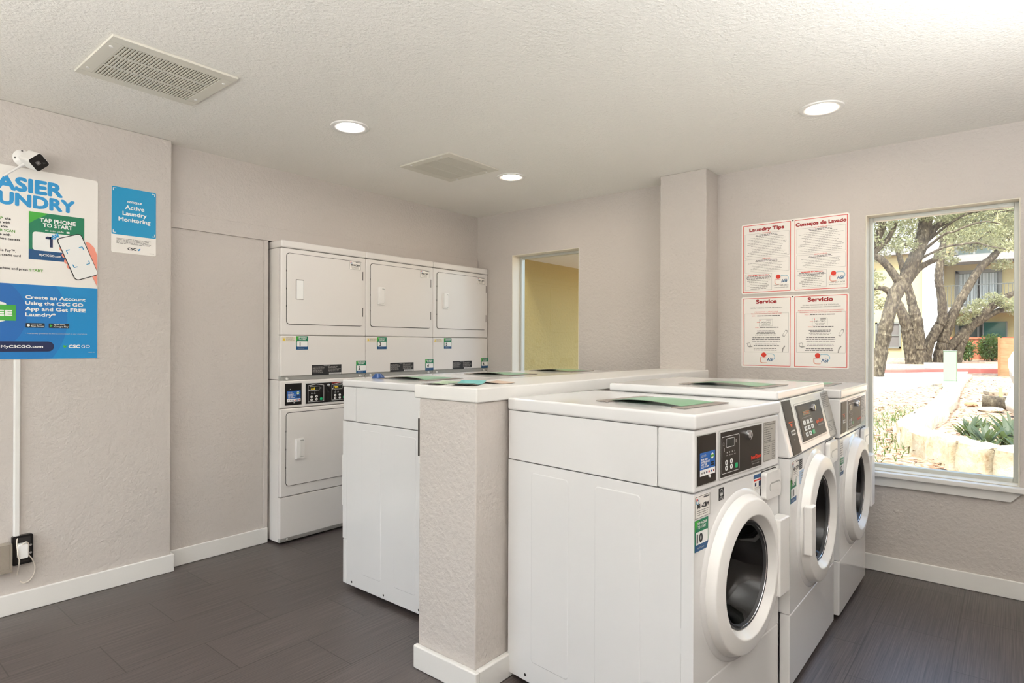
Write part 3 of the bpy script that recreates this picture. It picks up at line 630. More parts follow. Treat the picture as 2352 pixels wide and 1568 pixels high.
tag(MB().box(-.004, .03, 0, .012, 0, .155, mat('dark_bracket', (50, 44, 40), .4)).box(-.003, .028, 0, .009, -.03, 0, TRIM).box(-.003, .028, 0, .009, .155, .185, TRIM).build('wall_bracket', None, (1.667, 1.862, .855), bevel=.002), 'narrow dark bracket on the back of the half wall end, beside the washer', 'bracket')

# ------------------------------------------------------------------ posters and signs
def on_left(x, z, n=0): return (x, YN - n, z)
m = MB(); m.prism(rrect(.452, 1.062, 1.232, 2.168, .012), 0, .0022, SIGNW); m.n = .0026
m.text('EASIER', .905, 2.054, .063, SKYP, 'R', width=.300, bold=.042); m.text('LAUNDRY', .957, 1.982, .057, SKYP, 'R', width=.400, bold=.042)
m.n = .0026
m.rect(.771, 1.002, 1.726, 1.961, GREENP); m.flat([(.771, 1.961), (.771, 1.90), (.80, 1.925), (.83, 1.945), (.85, 1.961)], LIMEP, .003); m.rect(.771, 1.002, 1.726, 1.775, BLUEP, .003)
m.n = .0034; m.text('TAP PHONE', .889, 1.916, .019, WHITEP, width=.148, bold=.03); m.text('TO START', .889, 1.893, .018, WHITEP, width=.122, bold=.03); m.text('or scan code', .875, 1.872, .010, WHITEP, width=.076); m.rect(.925, .938, 1.872, 1.881, WHITEP)
m.flat(rrect(.786, .99, 1.772, 1.864, .014), WHITEP); m.n = .0038
m.rect(.855, .868, 1.792, 1.845, NAVY); m.flat([(.838, 1.832), (.855, 1.832), (.868, 1.845), (.845, 1.846), (.838, 1.842)], NAVY); m.text('MyCSCGO.com', .857, 1.746, .010, WHITEP, width=.09, bold=.02)
for a, r0, r1 in ((105, .010, .030), (130, .012, .028), (155, .012, .032), (180, .012, .032)):   # burst where the phone taps
    ca, sa = math.cos(math.radians(a)), math.sin(math.radians(a)); ox, oz = .893, 1.838
    m.flat([(ox + r0 * ca - .003 * sa, oz + r0 * sa + .003 * ca), (ox + r0 * ca + .003 * sa, oz + r0 * sa - .003 * ca), (ox + r1 * ca + .004 * sa, oz + r1 * sa - .004 * ca), (ox + r1 * ca - .004 * sa, oz + r1 * sa + .004 * ca)], SKYP, .0055)
m.n = .0042                                          # hand holding the phone
m.flat([(1.008, 1.842), (1.026, 1.836), (1.046, 1.815), (1.060, 1.775), (1.060, 1.61), (1.048, 1.640), (1.036, 1.665), (1.03, 1.75)][::-1], SKIN)
for u, v in ((.905, 1.792), (.915, 1.760), (.925, 1.730), (.936, 1.706)): m.flat(rrect(u - .010, u + .035, v - .013, v + .013, .012, 4), SKIN, .0042)
ang = math.radians(-32); cx_, cz_ = .975, 1.757; ca, sa = math.cos(ang + PI / 2 * 0), math.sin(ang)
def ph(u0, u1, v0, v1, r):                            # phone rectangle leaning to the left at the top
    a = math.radians(22); P = rrect(u0, u1, v0, v1, r, 4); Q = [(cx_ + u * math.cos(a) - v * math.sin(a), cz_ + u * math.sin(a) + v * math.cos(a)) for u, v in P]
    return [(min(u, 1.0605), v) for u, v in Q]
m.flat(ph(-.057, .057, -.112, .112, .018), BLACKP, .0047); m.flat(ph(-.053, .053, -.108, .108, .015), WHITEP, .0051)
for sx in (-1, 1):
    for sz in (-1, 1):
        m.n = .0055; a0, b0 = sx * .037, sz * .045
        m.flat(ph(min(a0, a0 - sx * .016), max(a0, a0 - sx * .016), b0 - .002, b0 + .002, .0005), CYANP); m.flat(ph(a0 - .002, a0 + .002, min(b0, b0 - sz * .016), max(b0, b0 - sz * .016), .0005), CYANP)
m.n = .0028
for i, (txt, x, c) in enumerate((('the', .702, None), ('phone with', .699, None), ('the app while able', .690, None), ('OR SCAN', .718, OLIVEP), ('QR code with', .701, None), ('the phone camera', .738, None))):
    m.text(txt, x, 1.905 - .0193 * i, .0115, c or BLACKP, 'R', bold=.02)
m.text('TAP', .671, 1.905, .0115, OLIVEP, 'R', bold=.03)
m.text('Use Apple Pay\u2122,', .722, 1.752, .0115, BLACKP, 'R', bold=.015); m.text('or a credit card', .740, 1.731, .0115, BLACKP, 'R', bold=.015)
m.text('Choose machine and press', .768, 1.667, .0115, BLACKP, 'R', bold=.015); m.text('START', .829, 1.666, .0118, OLIVEP, 'R', width=.054, bold=.025)
m.flat([(.4525, 1.2335)] + [(1.0615, 1.2335), (1.0615, 1.600), (.4525, 1.600)], MIDBLUE); m.n = .0032
def arc(cu, cv, r, u1=1.061, lo=1.234, hi=1.5995, ul=.453):
    return [(min(max(cu + r * math.cos(q * PI / 40), ul), u1), min(max(cv + r * math.sin(q * PI / 40), lo), hi)) for q in range(80)]
m.flat(arc(.60, 1.43, .330), mat('poster_blue_mid', (8, 118, 190), .45)); m.n = .0036; m.flat(arc(.565, 1.45, .20), mat('poster_blue_deep', (20, 102, 178), .45)); m.n = .0040
P = []                                               # badge with a scalloped edge and its ribbon
for q in range(96): r = .092 + .006 * math.cos(q * 2 * PI / 8); P.append((.600 + r * math.cos(q * 2 * PI / 96), 1.462 + r * .82 * math.sin(q * 2 * PI / 96)))
m.flat(P, WHITEP); m.rect(.50, .722, 1.420, 1.496, LIMEP, .0044); m.text('FREE', .707, 1.444, .026, WHITEP, 'R', width=.12, bold=.04, n=.0048)
m.n = .0044
for i, (txt, w_) in enumerate((('Create an Account', .248), ('Using the CSC GO', .238), ('App and Get FREE', .249), ('Laundry*', .121))): m.text(txt, .759, 1.530 - .0285 * i, .0165, WHITEP, 'L', width=w_, bold=.035)
for a, b, tx in ((.760, .836, 'App Store'), (.852, .938, 'Google Play')):
    m.flat(rrect(a, b, 1.388, 1.411, .003), BLACKP); m.text(tx, b - .004, 1.392, .008, WHITEP, 'R', width=(b - a) * .68, n=.0048); m.rows(a + .022, b - .012, 1.403, 1.409, 1, LINE, .5, .1, n=.0048)
m.flat(circ(.771, 1.399, .006, 12), WHITEP, .0048); m.flat([(.858, 1.392), (.868, 1.3995), (.858, 1.407)], LIMEP, .0048)
m.text('* Free laundry granted to the first account created on your smartphone', .759, 1.357, .0055, LINE, 'L', width=.256)
m.flat(rrect(.47, .874, 1.270, 1.320, .024), NAVY); m.text('Visit MyCSCGO.com', .829, 1.289, .0125, WHITEP, 'R', bold=.03, width=.215, n=.0048)
m.flat([(.910, 1.298), (.918, 1.287), (.924, 1.291), (.931, 1.304), (.921, 1.297), (.917, 1.302)], LIMEP); m.text('CSC', .936, 1.288, .015, WHITEP, 'L', width=.048, bold=.04); m.text('GO', .990, 1.288, .015, WHITEP, 'L', width=.038); m.rows(1.02, 1.052, 1.262, 1.268, 1, LINE, .4, .1)
po = m.build('laundry_poster', None, (0, YN - .0008, 0), smooth=False); tag(po, 'large white and blue EASIER LAUNDRY poster with a printed phone, on the left wall', 'poster')
m = MB(); m.prism(rrect(1.125, 1.3445, 1.803, 2.160, .008), 0, .002, SIGNW); m.n = .0024
m.flat(rrect(1.1255, 1.344, 1.901, 2.1595, .007), CYANP); m.n = .0029; t_ = .0035
for su, u in ((1, 1.1315), (-1, 1.3385)):
    for sv, v in ((1, 1.909), (-1, 2.152)): m.rect(min(u, u + su * .016), max(u, u + su * .016), min(v, v + sv * t_), max(v, v + sv * t_), WHITEP); m.rect(min(u, u + su * t_), max(u, u + su * t_), min(v, v + sv * .016), max(v, v + sv * .016), WHITEP)
m.text('NOTICE OF', 1.2365, 2.080, .010, WHITEP, width=.070, bold=.04)
for tx, v, w_ in (('Active', 2.045, .093), ('Laundry', 2.011, .118), ('Monitoring', 1.977, .156)): m.text(tx, 1.237, v, .021, WHITEP, width=w_, bold=.025)
m.rows(1.149, 1.325, 1.852, 1.884, 5, MIDP, .35, .12, False); m.text('CSC', 1.203, 1.823, .013, BLACKP, 'L', width=.042, bold=.04); m.flat([(1.25, 1.832), (1.257, 1.822), (1.266, 1.83), (1.264, 1.838), (1.256, 1.831)], MIDBLUE); m.rows(1.312, 1.335, 1.812, 1.816, 1, GREYP, .5, .1)
tag(m.build('monitoring_notice', None, (0, YN, 0), smooth=False), 'small blue and white Active Laundry Monitoring notice right of the big poster', 'notice')

def asi_logo(m, u, v, k):
    n = m.n
    m.ring([(u + k * (.30 + 1.0 * math.cos(a) * .55), v + k * (.05 + .62 * math.sin(a))) for a in np.linspace(-.3, 1.6, 14)][::-1] and rrect(u - k * .2, u + k * 1.05, v - k * .25, v + k * .6, k * .4, 5), rrect(u - k * .12, u + k * .97, v - k * .17, v + k * .52, k * .33, 5), mat('pale_blue_print', (150, 190, 205), .5))
    m.flat(rrect(u - k * .75, u + k * .2, v - k * .62, v + k * .2, k * .3), mat('pale_red_print', (226, 160, 140), .5), n + .0002); m.flat(rrect(u - k * .65, u + k * .3, v - k * .54, v + k * .26, k * .26), SIGNW, n + .0004)
    m.flat(circ(u - k * .28, v + k * .42, k * .30, 20), REDP, n + .0006); m.text('Coinmach', u - k * .36, v + k * .0, k * .16, REDP, width=k * .75, n=n + .0006); m.text('ASI', u + k * .46, v - k * .36, k * .42, BLUEP, width=k * .72, bold=.01, n=n + .0008)
def two_leaf(name, label, z0, z1, draw):
    t = thing(name, label, 'sign', (XR, 1.384, 0), -PI / 2)
    m = MB(); m.prism(rrect(0, .638, z0, z1, .012), 0, .003, SIGNW); m.n = .0035
    for a in (.010, .331): m.frame(a, a + .298, z0 + .009, z1 - .010, .0035, REDP, .002)
    m.disc(.3205, z1 - .010, .004, .003, .005, BLACK, 10)
    draw(m); m.build('panel', t, smooth=False); return t
def boxes(m, a, b, v0, v1): m.frame(a, b, v0, v1, .0011, GREYP)
def tips(m):
    for o, ttl, w_, a1, a2, b1, b2 in ((.010, 'Laundry Tips', .215, 'WASHERS', 'DRYERS', .052, .047), (.331, 'Consejos de Lavado', .284, 'LAVADORAS', 'SECADORAS', .072, .070)):
        c = o + .149
        m.text(ttl, c, 2.063, .021, DKRED, width=w_, bold=.045)
        m.text(a1, c, 2.042, .0085, REDP, width=b1); boxes(m, o + .012, o + .288, 1.890, 2.046); m.rows(c - .07, c + .07, 2.024, 2.040, 2, MIDP, .45, .1); m.rows(o + .022, o + .278, 1.896, 2.022, 12, GREYP, .22, .3)
        m.text(a2, c, 1.875, .0085, REDP, width=b2); boxes(m, o + .012, o + .288, 1.791, 1.879); m.rows(c - .07, c + .07, 1.858, 1.873, 2, MIDP, .45, .1); m.rows(o + .03, o + .27, 1.797, 1.856, 6, GREYP, .22, .3)
        boxes(m, o + .014, o + .184, 1.674, 1.780); m.rows(o + .03, o + .17, 1.768, 1.776, 1, REDP, .6, .1); m.rows(o + .018, o + .180, 1.745, 1.768, 3, MIDP, .5, .15); m.rows(o + .025, o + .175, 1.678, 1.743, 6, GREYP, .3, .4)
        asi_logo(m, o + .236, 1.734, .048); m.text('1-877-264-6622', o + .241, 1.696, .0085, BLACKP, width=.088); m.text('www.coinmach.com', o + .241, 1.683, .007, BLACKP, width=.086)
def serv(m):
    for o, ttl, w_, l1, l2, r1, r2, s1, s2 in ((.010, 'Service', .126, 'PROPERLY WORKING MACHINES ARE A PRIORITY', '', 'PLEASE REPORT A SERVICE ISSUE', 'FOLLOWING THIS EASY TWO STEP METHOD', 'STEP 1:', 'STEP 2:'), (.331, 'Servicio', .140, 'ES UNA PRIORIDAD DE QUE TODAS LAS', 'MAQUINAS FUNCIONEN APROPIADAMENTE', 'POR FAVOR INFORME LOS PROBLEMAS DE MANTENIMIENTO', 'SIGUIENDO ESTE SIMPLE METODO DE DOS PASOS', 'PASO 1:', 'PASO 2:')):
        c = o + .149
        m.text(ttl, c, 1.587, .024, DKRED, width=w_, bold=.045)
        if l2: m.text(l1, c, 1.561, .007, BLACKP, width=.20); m.text(l2, c, 1.548, .007, BLACKP, width=.225)
        else: m.text(l1, c, 1.553, .007, BLACKP, width=.202)
        m.text(r1, c, 1.527, .007, REDP, width=.145 if not l2 else .255); m.text(r2, c, 1.516, .007, REDP, width=.192 if not l2 else .235)
        boxes(m, o + .012, o + .288, 1.268, 1.521); m.text(s1, o + .06, 1.502, .006, REDP, 'L'); m.rows(o + .092, o + .24, 1.500, 1.510, 1, MIDP, .5, .05, False)
        m.frame(o + .104, o + .190, 1.437, 1.484, .0012, GREYP, .003); m.text('345-DFG', o + .147, 1.457, .0105, BLACKP, width=.064); m.rect(o + .09, o + .110, 1.461, 1.463, REDP); m.flat(circ(o + .116, 1.477, .003, 8), REDP); m.rect(o + .15, o + .182, 1.475, 1.479, MIDP); m.rows(o + .116, o + .18, 1.440, 1.452, 2, GREYP)
        m.text(s2, o + .08, 1.426, .006, REDP, 'L'); m.rows(o + .11, o + .23, 1.424, 1.434, 1, MIDP, .5, .05, False)
        m.rows(o + .08, o + .215, 1.375, 1.412, 4, MIDP, .4, .2); m.rows(o + .06, o + .24, 1.335, 1.368, 3, MIDP, .4, .15); m.rows(o + .07, o + .23, 1.306, 1.326, 2, MIDP, .4, .15); m.rows(o + .06, o + .225, 1.277, 1.298, 2, MIDP, .4, .15)
        P = [(o + .250, 1.372), (o + .262, 1.368), (o + .280, 1.398), (o + .279, 1.410), (o + .268, 1.412), (o + .252, 1.384)]; m.ring(P, [((u - o - .265) * .8 + o + .265, (v - 1.39) * .8 + 1.39) for u, v in P], GREYP)
        P = [(o + .026, 1.326), (o + .046, 1.330), (o + .052, 1.309), (o + .032, 1.305)]; m.ring(P, [((u - o - .039) * .82 + o + .039, (v - 1.3175) * .82 + 1.3175) for u, v in P], MIDP); m.flat([(o + .030, 1.304), (o + .052, 1.308), (o + .066, 1.303), (o + .044, 1.299)], GREYP)
        m.flat([(o + .246, 1.268), (o + .252, 1.268), (o + .256, 1.290), (o + .268, 1.308), (o + .262, 1.312), (o + .250, 1.293)], GREYP)
        asi_logo(m, o + .150, 1.229, .052)
two_leaf('tips_sign', 'upper red bordered white sign headed Laundry Tips and Consejos de Lavado', 1.652, 2.114, tips)
two_leaf('service_sign', 'lower red bordered white sign headed Service and Servicio', 1.170, 1.632, serv)

# ------------------------------------------------------------------ security camera, raceway and outlet on the left wall
t = thing('security_camera', 'white security camera with square black face above the big poster', 'camera', (.748, YN, 2.214))
b = MB().lathe([(.041, 0), (.041, .006), (.034, .014), (.022, .020), (.014, .022)], 0, 0, PLASTIC, 32); b.lathe([(.016, .0), (.015, .045), (.0, .05)], 0, 0, PLASTIC, 20)
for a in (100, 190, 330): b.disc(.033 * math.cos(math.radians(a)), .033 * math.sin(math.radians(a)), .004, .008, .016, MIDP, 8)
b.build('mount', t)
ax = Vector((.027, -.155, -.050)).normalized(); R_ = ax.to_track_quat('-Y', 'Z').to_matrix().to_4x4() @ Matrix.Rotation(math.radians(43), 4, 'Y')
P = rrect(-.034, .034, -.034, .034, .012, 5); Q = rrect(-.024, .024, -.024, .024, .012, 5)
m = MB(); k = len(P); V = [(u, -n, v) for n, O in ((-.06, Q), (-.03, P), (.07, P)) for u, v in O]
m.add(V, [(j * k + i, j * k + (i + 1) % k, (j + 1) * k + (i + 1) % k, (j + 1) * k + i) for j in range(2) for i in range(k)] + [tuple(range(k))[::-1], tuple(range(2 * k, 3 * k))], PLASTIC)
bo = m.build('housing', t, bevel=.003); bo.matrix_local = Matrix.Translation(Vector((.017, -.095, -.022))) @ R_
f_ = MB().prism(rrect(-.0315, .0315, -.0315, .0315, .011, 5), .068, .0715, BLACK); f_.n = .0722; f_.flat(rrect(-.009, .009, -.014, .004, .003), MIDP); f_.flat(circ(0, -.005, .004, 12), GREYP, .0728); f_.flat([(.006, .010), (.016, .010), (.018, .022), (.014, .022)], RUBBER)
f_.build('lens_window', bo, smooth=False)
MB().tube([(-.004, -.052, -.036), (-.03, -.058, -.062), (-.085, -.066, -.115)], [.006, .0052, .0045], PLASTIC, 10).build('antenna', t)
m = MB(); m.prism_z([(-.013, 0), (.013, 0), (.013, -.010), (.008, -.017), (-.008, -.017), (-.013, -.010)][::-1], .372, 1.231, TRIM)
tag(m.build('cable_raceway', None, (.7275, YN, 0)), 'white vertical cable raceway running from the poster down to the outlet', 'raceway')
t = thing('wall_outlet', 'black weatherproof wall outlet with an open clear cover and a white plug', 'outlet', (.748, YN, .305))
m = MB().prism(rrect(-.040, .041, -.068, .072, .008), 0, .024, BLACK); m.prism(rrect(-.030, .031, -.058, .062, .006), .0238, .0242, GAP)
for z in (.020, -.018): m.disc(.030, z, .0055, .024, .029, CHROME, 12)
m.build('box', t, bevel=.004)
m = MB().prism(rrect(-.024, .015, -.032, .038, .006), .024, .062, PLASTIC); m.build('plug_adapter', t, bevel=.004)
m = MB()
for a in ((-.132, -.046, -.085, .048, -.062, -.060), (-.132, -.046, -.085, -.083, -.062, -.004), (-.132, -.046, .046, .048, -.062, -.004), (-.132, -.130, -.085, .048, -.062, -.004), (-.048, -.046, -.085, .048, -.062, -.004)):
    m.box(a[0], a[1], a[4], a[5], a[2], a[3], CLEAR)
m.build('clear_cover', t, bevel=.002)
CABLE = mat('white_cable', (232, 224, 212), .4)
def cable(pts, r=.0028):
    P = [Vector(p) for p in pts]; out = []
    for i in range(len(P) - 1):
        p0, p1, p2, p3 = P[max(i - 1, 0)], P[i], P[i + 1], P[min(i + 2, len(P) - 1)]
        for k in range(8):
            u = k / 8; out.append(.5 * ((2 * p1) + (p2 - p0) * u + (2 * p0 - 5 * p1 + 4 * p2 - p3) * u * u + (3 * p1 - p0 - 3 * p2 + p3) * u ** 3))
    return out + [P[-1]]
m = MB()
m.tube(cable([(-.018, -.016, .066), (-.026, -.040, .045), (-.028, -.062, .02), (-.026, -.066, -.01), (-.020, -.060, -.035), (-.019, -.040, -.075), (-.019, -.012, -.118)]), .0028, CABLE, 8)
m.tube(cable([(-.008, -.060, .036), (.000, -.070, .048), (.012, -.064, .040), (.017, -.050, .010), (.018, -.045, -.020), (.036, -.030, -.052), (.050, -.014, -.095), (.046, -.008, -.135), (.030, -.006, -.160), (.008, -.006, -.166), (-.008, -.006, -.152)]), .0028, CABLE, 8)
m.build('cable', t)

# ------------------------------------------------------------------ outside
ALBEDO = 0.56
LITTER = noise_mat('leaf_litter_ground', [(.28, (112, 84, 66)), (.45, (170, 138, 114)), (.58, (206, 180, 158)), (.8, (228, 212, 194))], 12, rough=.95, bump=.5, dist=.03, detail=10)
CONC = noise_mat('pale_concrete', [(.3, (214, 208, 198)), (.7, (236, 232, 224))], 3, rough=.9, bump=.1, dist=.01)
STONE = noise_mat('limestone', [(.28, (176, 138, 98)), (.42, (214, 196, 168)), (.7, (230, 224, 210))], 6, rough=.9, bump=.6, dist=.03, detail=9)
BARK = noise_mat('live_oak_bark', [(.30, (40, 33, 27)), (.47, (84, 74, 61)), (.60, (118, 107, 90)), (.74, (176, 166, 146))], 14, rough=.95, bump=1.0, dist=.05, detail=9, stretch=(1, 1, .45))
YELLOW = mat('yellow_facade', (216, 200, 150), .85, spec=.2, bump=(14, .3, .02, 4))
WHITEF = mat('white_facade', (236, 236, 238), .85, spec=.2)
GREYF = mat('grey_frame_paint', (124, 126, 122), .6)
GREYR = mat('grey_roof', (150, 148, 150), .8)
BLIND = mat('vertical_blind', (196, 204, 204), .7)
DGLASS = mat('dark_house_glass', (70, 84, 84), .08, coat=.5)
TEALREFL = mat('teal_reflection_tone', (38, 96, 88), .08, coat=.5)  # painted reflection: teal tone of a greenish haze lying over the house
RAIL = mat('railing_iron', (84, 88, 88), .5)
FENCE = mat('red_brown_fence', (206, 112, 80), .75)
UTIL = mat('pale_green_steel', (140, 166, 140), .5)
PLY = noise_mat('plywood', [(.3, (178, 138, 96)), (.6, (204, 168, 126)), (.8, (216, 184, 144))], 3, rough=.8, bump=.1, dist=.005, stretch=(1, .5, 5))
WOODE = mat('orange_timber', (190, 132, 84), .7)
REDCURB = mat('red_kerb_paint', (214, 120, 110), .8)
def leaf_mat(name, c, tr):
    m = bpy.data.materials.new(name); m.use_nodes = True; nt = m.node_tree; L = nt.links.new
    b = nt.nodes['Principled BSDF']; b.inputs['Base Color'].default_value = lin(c); b.inputs['Roughness'].default_value = .5
    t = nt.nodes.new('ShaderNodeBsdfTranslucent'); t.inputs[0].default_value = lin(tr); mx = nt.nodes.new('ShaderNodeMixShader'); mx.inputs[0].default_value = .45
    L(b.outputs[0], mx.inputs[1]); L(t.outputs[0], mx.inputs[2]); L(mx.outputs[0], nt.nodes['Material Output'].inputs[0]); return m
LEAF = leaf_mat('oak_leaf', (146, 150, 116), (216, 218, 166)); LEAF2 = leaf_mat('bush_leaf', (96, 128, 76), (160, 184, 92)); LEAF3 = leaf_mat('strap_leaf', (80, 96, 72), (120, 140, 84))
DRY = mat('dry_leaf', (146, 108, 80), .8); DRY2 = mat('pale_dry_leaf', (196, 168, 136), .8)
GX = [4.2, 8, 21, 28, 37, 70]; GZ = [.22, .28, .36, .56, .66, .8]
def gz(x): return float(np.interp(x, GX, GZ))
m = MB(); xs = list(np.linspace(4.245, 12, 40)) + list(np.linspace(12.6, 70, 60)); ys = np.linspace(-14, 16, 70); V = []; F = []
for x in xs:
    for y in ys: V.append((x, y, gz(x) + .02 * math.sin(x * 2.3 + y) * math.sin(y * 1.7)))
n = len(ys)
for i in range(len(xs) - 1):
    for j in range(n - 1): F.append((i * n + j, (i + 1) * n + j, (i + 1) * n + j + 1, i * n + j + 1))
m.add(V, F, LITTER); struct('ground', m)
struct('ground_rear', MB().box(-40, X0 - .16, -30, 30, -.3, -.05, CONC).box(X0 - .16, 4.24, 4.62, 30, -.3, -.05, CONC).box(X0 - .16, 4.24, -30, Y0 - .16, -.3, -.05, CONC), smooth=False)
struct('roof', MB().box(X0 - .5, XR + .5, Y0 - .4, 5.0, ZC + .22, ZC + .4, SOFFIT), smooth=False)  # unseen roof, its overhang added to keep sun out of the rear window
P = [(13.0, 2.3), (15.1, 1.9), (17.5, 1.44), (19.5, 1.16), (24, 1.02), (24, 1.5), (23.6, 1.49), (23.05, 2.13), (22.5, 2.76), (21.8, 4.2), (17, 5.5)]
m = MB(); m.add([(x, y, gz(x) + .045) for x, y in P] + [(x, y, gz(x) - .1) for x, y in P], [tuple(range(11))] + [(i, 11 + i, 11 + (i + 1) % 11, (i + 1) % 11) for i in range(11)], CONC); struct('path', m, smooth=False)
kp = [(22.3, 4.2), (22.6, 2.76), (23.15, 2.13), (23.7, 1.49), (24.0, .84), (24.2, .2), (24.3, -1.5)]
m = MB(); V = []
for x, y in kp: V += [(x, y, gz(x) - .1), (x, y, gz(x) + .14), (x + .25, y, gz(x) + .14), (x + .25, y, gz(x) - .1)]
m.add(V, [(4 * i + j, 4 * i + j + 1, 4 * i + j + 5, 4 * i + j + 4)[::-1] for i in range(len(kp) - 1) for j in range(3)], REDCURB); struct('kerb', m, bevel=.02)
# yellow wing of the same building, seen through the second window
struct('wall_wing', MB().box(XR + .16, 10.5, 4.0, 4.2, -.1, 3.2, STUCCO), smooth=False)
struct('ceiling_soffit', MB().box(XR + .9, 10.5, 2.9, 4.0, 2.222, 2.40, SOFFIT), smooth=False)
# stone edging of the planting bed
bp = [(6.00, -.52), (6.06, -.20), (6.20, .06), (6.45, .28), (6.78, .47), (7.14, .64), (7.52, .78), (8.0, .86), (8.65, .87), (9.4, .85), (10.5, .82), (12.0, .82), (14.0, .88), (16.2, .96), (19.0, 1.02), (22.0, 1.0)]
for i in range(len(bp) - 1):
    (xa, ya), (xb, yb) = bp[i], bp[i + 1]; L_ = math.hypot(xb - xa, yb - ya); a = math.atan2(yb - ya, xb - xa); R = random.Random(i)
    w_ = .13 if i < 7 else .15; h_ = (.26, .26, .25, .24, .22, .20, .18, .16, .15, .14, .13, .12, .12, .12, .12)[i]
    m = MB(); N = 5
    V = []; F = []; O = rrect(-L_ / 2 + .004, L_ / 2 - .004, -w_, w_, .05, 3); k = len(O)
    for z, sc in ((-.12, 1.0), (h_ * .55, 1.02), (h_ * .92, .97), (h_, .86)):
        for u, v in O: V.append((u * (1 if abs(u) > L_ * .45 else sc) + R.uniform(-.006, .006), v * sc + R.uniform(-.015, .015), z + R.uniform(-.012, .012)))
    F = [(j * k + q, j * k + (q + 1) % k, (j + 1) * k + (q + 1) % k, (j + 1) * k + q) for j in range(3) for q in range(k)] + [tuple(range(3 * k, 4 * k))]
    m.add(V, F, STONE); o = m.build('edging_stone', None, ((xa + xb) / 2, (ya + yb) / 2, gz((xa + xb) / 2)), (0, 0, a))
    tag(o, 'pale rough limestone block in the edging of the planting bed outside', 'stone', 'limestone edging blocks')
def rock(name, label, x, y, rx, ry, rz_, m_, cat, seed, sink=.25, z=None):
    m = MB(); R = random.Random(seed); V = []; F = []; A, Bn = 14, 8
    for j in range(Bn + 1):
        for i in range(A):
            th, ph_ = 2 * PI * i / A, PI * j / Bn; s = 1 + R.uniform(-.10, .10); V.append((rx * s * math.sin(ph_) * math.cos(th), ry * s * math.sin(ph_) * math.sin(th), rz_ * s * math.cos(ph_)))
    for j in range(Bn):
        for i in range(A): F.append((j * A + i, (j + 1) * A + i, (j + 1) * A + (i + 1) % A, j * A + (i + 1) % A))
    m.add(V, F, m_); o = m.build(name, None, (x, y, (gz(x) if z is None else z) + rz_ * (1 - sink)))
    return tag(o, label, cat)
PALE = mat('pale_sack', (240, 236, 226), .85, bump=(8, .5, .03, 4))
rock('stone_boulder', 'lower of two pale rounded boulders stacked by the bed, right edge of the window', 11.1, -.22, .27, .27, .27, PALE, 'stone', 3, .15)
rock('stone_boulder', 'upper of two pale rounded boulders stacked by the bed, right edge of the window', 11.15, -.20, .23, .23, .29, PALE, 'stone', 4, .12, z=gz(11) + .45)
rock('flat_rock', 'flat pale rock in front of the log piece in the planting bed', 11.7, .22, .13, .17, .05, STONE, 'rock', 5, .3)
rock('small_rock', 'small brown rock lying in the middle of the planting bed', 12.6, .50, .05, .09, .04, mat('brown_rock', (176, 136, 100), .9), 'rock', 6, .3)
m = MB().tube([(0, -.17, 0), (0, .17, 0)], [.11, .12], BARK, 14); tag(m.build('log_piece', None, (12.2, .17, gz(12.2) + .10)), 'short cut log lying beside the yellow stake', 'log')
tag(MB().box(-.02, .02, -.02, .02, -.1, .33, mat('yellow_stake', (232, 206, 110), .6)).build('marker_stake', None, (12.6, .11, gz(12.6)), (0, .12, .2)), 'thin yellow marker stake standing by the log', 'stake')
tag(MB().box(-.18, .18, -.28, .16, 0, .06, mat('weathered_board', (150, 136, 116), .8)).build('weathered_plank', None, (15.6, .22, gz(15.6)), (0, 0, .3)), 'weathered grey plank lying flat behind the log', 'plank')
PIPE = mat('cream_pipe', (238, 228, 190), .5)
m = MB(); P = [(.042 * (1 + .06 * math.cos(8 * a)) * math.cos(a), .042 * (1 + .06 * math.cos(8 * a)) * math.sin(a)) for a in np.linspace(0, 2 * PI, 65)[:-1]]
V = [(x, u, v) for x in (-.30, .30) for u, v in P]; m.add(V, [(i, (i + 1) % 64, 64 + (i + 1) % 64, 64 + i) for i in range(64)] + [tuple(range(64))[::-1], tuple(range(64, 128))], PIPE)
tag(m.build('fluted_pipe', None, (6.80, -.12, gz(6.8) + .17), (0, -.10, -1.05)), 'cream fluted pipe lying across the bed plants behind the stone edging', 'pipe')
def strap_plant(x, y, h, n_, seed, label):
    t = thing('leafy_plant', label, 'plant', (x, y, gz(x)), 0, 'leafy plants in the stone edged bed'); m = MB(); R = random.Random(seed)
    for i in range(n_):
        a = R.uniform(0, 2 * PI); L_ = h * R.uniform(.6, 1.15); w_ = h * R.uniform(.05, .085); b0 = R.uniform(-.06, .06), R.uniform(-.06, .06); up = R.uniform(.55, 1.0); V = []
        for j in range(6):
            u = j / 5; r = L_ * u * (1.1 - up * .6); z = L_ * up * (u - .35 * u * u) * 1.3; wv = w_ * math.sin(PI * (.12 + .86 * u)) ; cx, cy = b0[0] + r * math.cos(a), b0[1] + r * math.sin(a)
            V += [(cx - wv * math.sin(a), cy + wv * math.cos(a), z), (cx, cy, z - wv * .25), (cx + wv * math.sin(a), cy - wv * math.cos(a), z)]
        m.add(V, [(3 * j + k, 3 * j + k + 1, 3 * j + k + 4, 3 * j + k + 3) for j in range(5) for k in (0, 1)], LEAF3)
    m.build('leaves', t)
    MB().tube([(0, 0, -.05), (0, 0, h * .25)], [.012, .006], LEAF3, 6).build('stem', t)
for i, (x, y, h) in enumerate(((8.6, .36, .30), (7.75, .20, .34), (8.1, .02, .40), (8.9, -.05, .42), (7.6, -.12, .38), (7.3, .16, .22), (9.3, .27, .22), (8.55, -.42, .42))):
    strap_plant(x, y, h * .92, 30, 20 + i, 'leafy green plant with broad strap leaves in the stone edged bed')
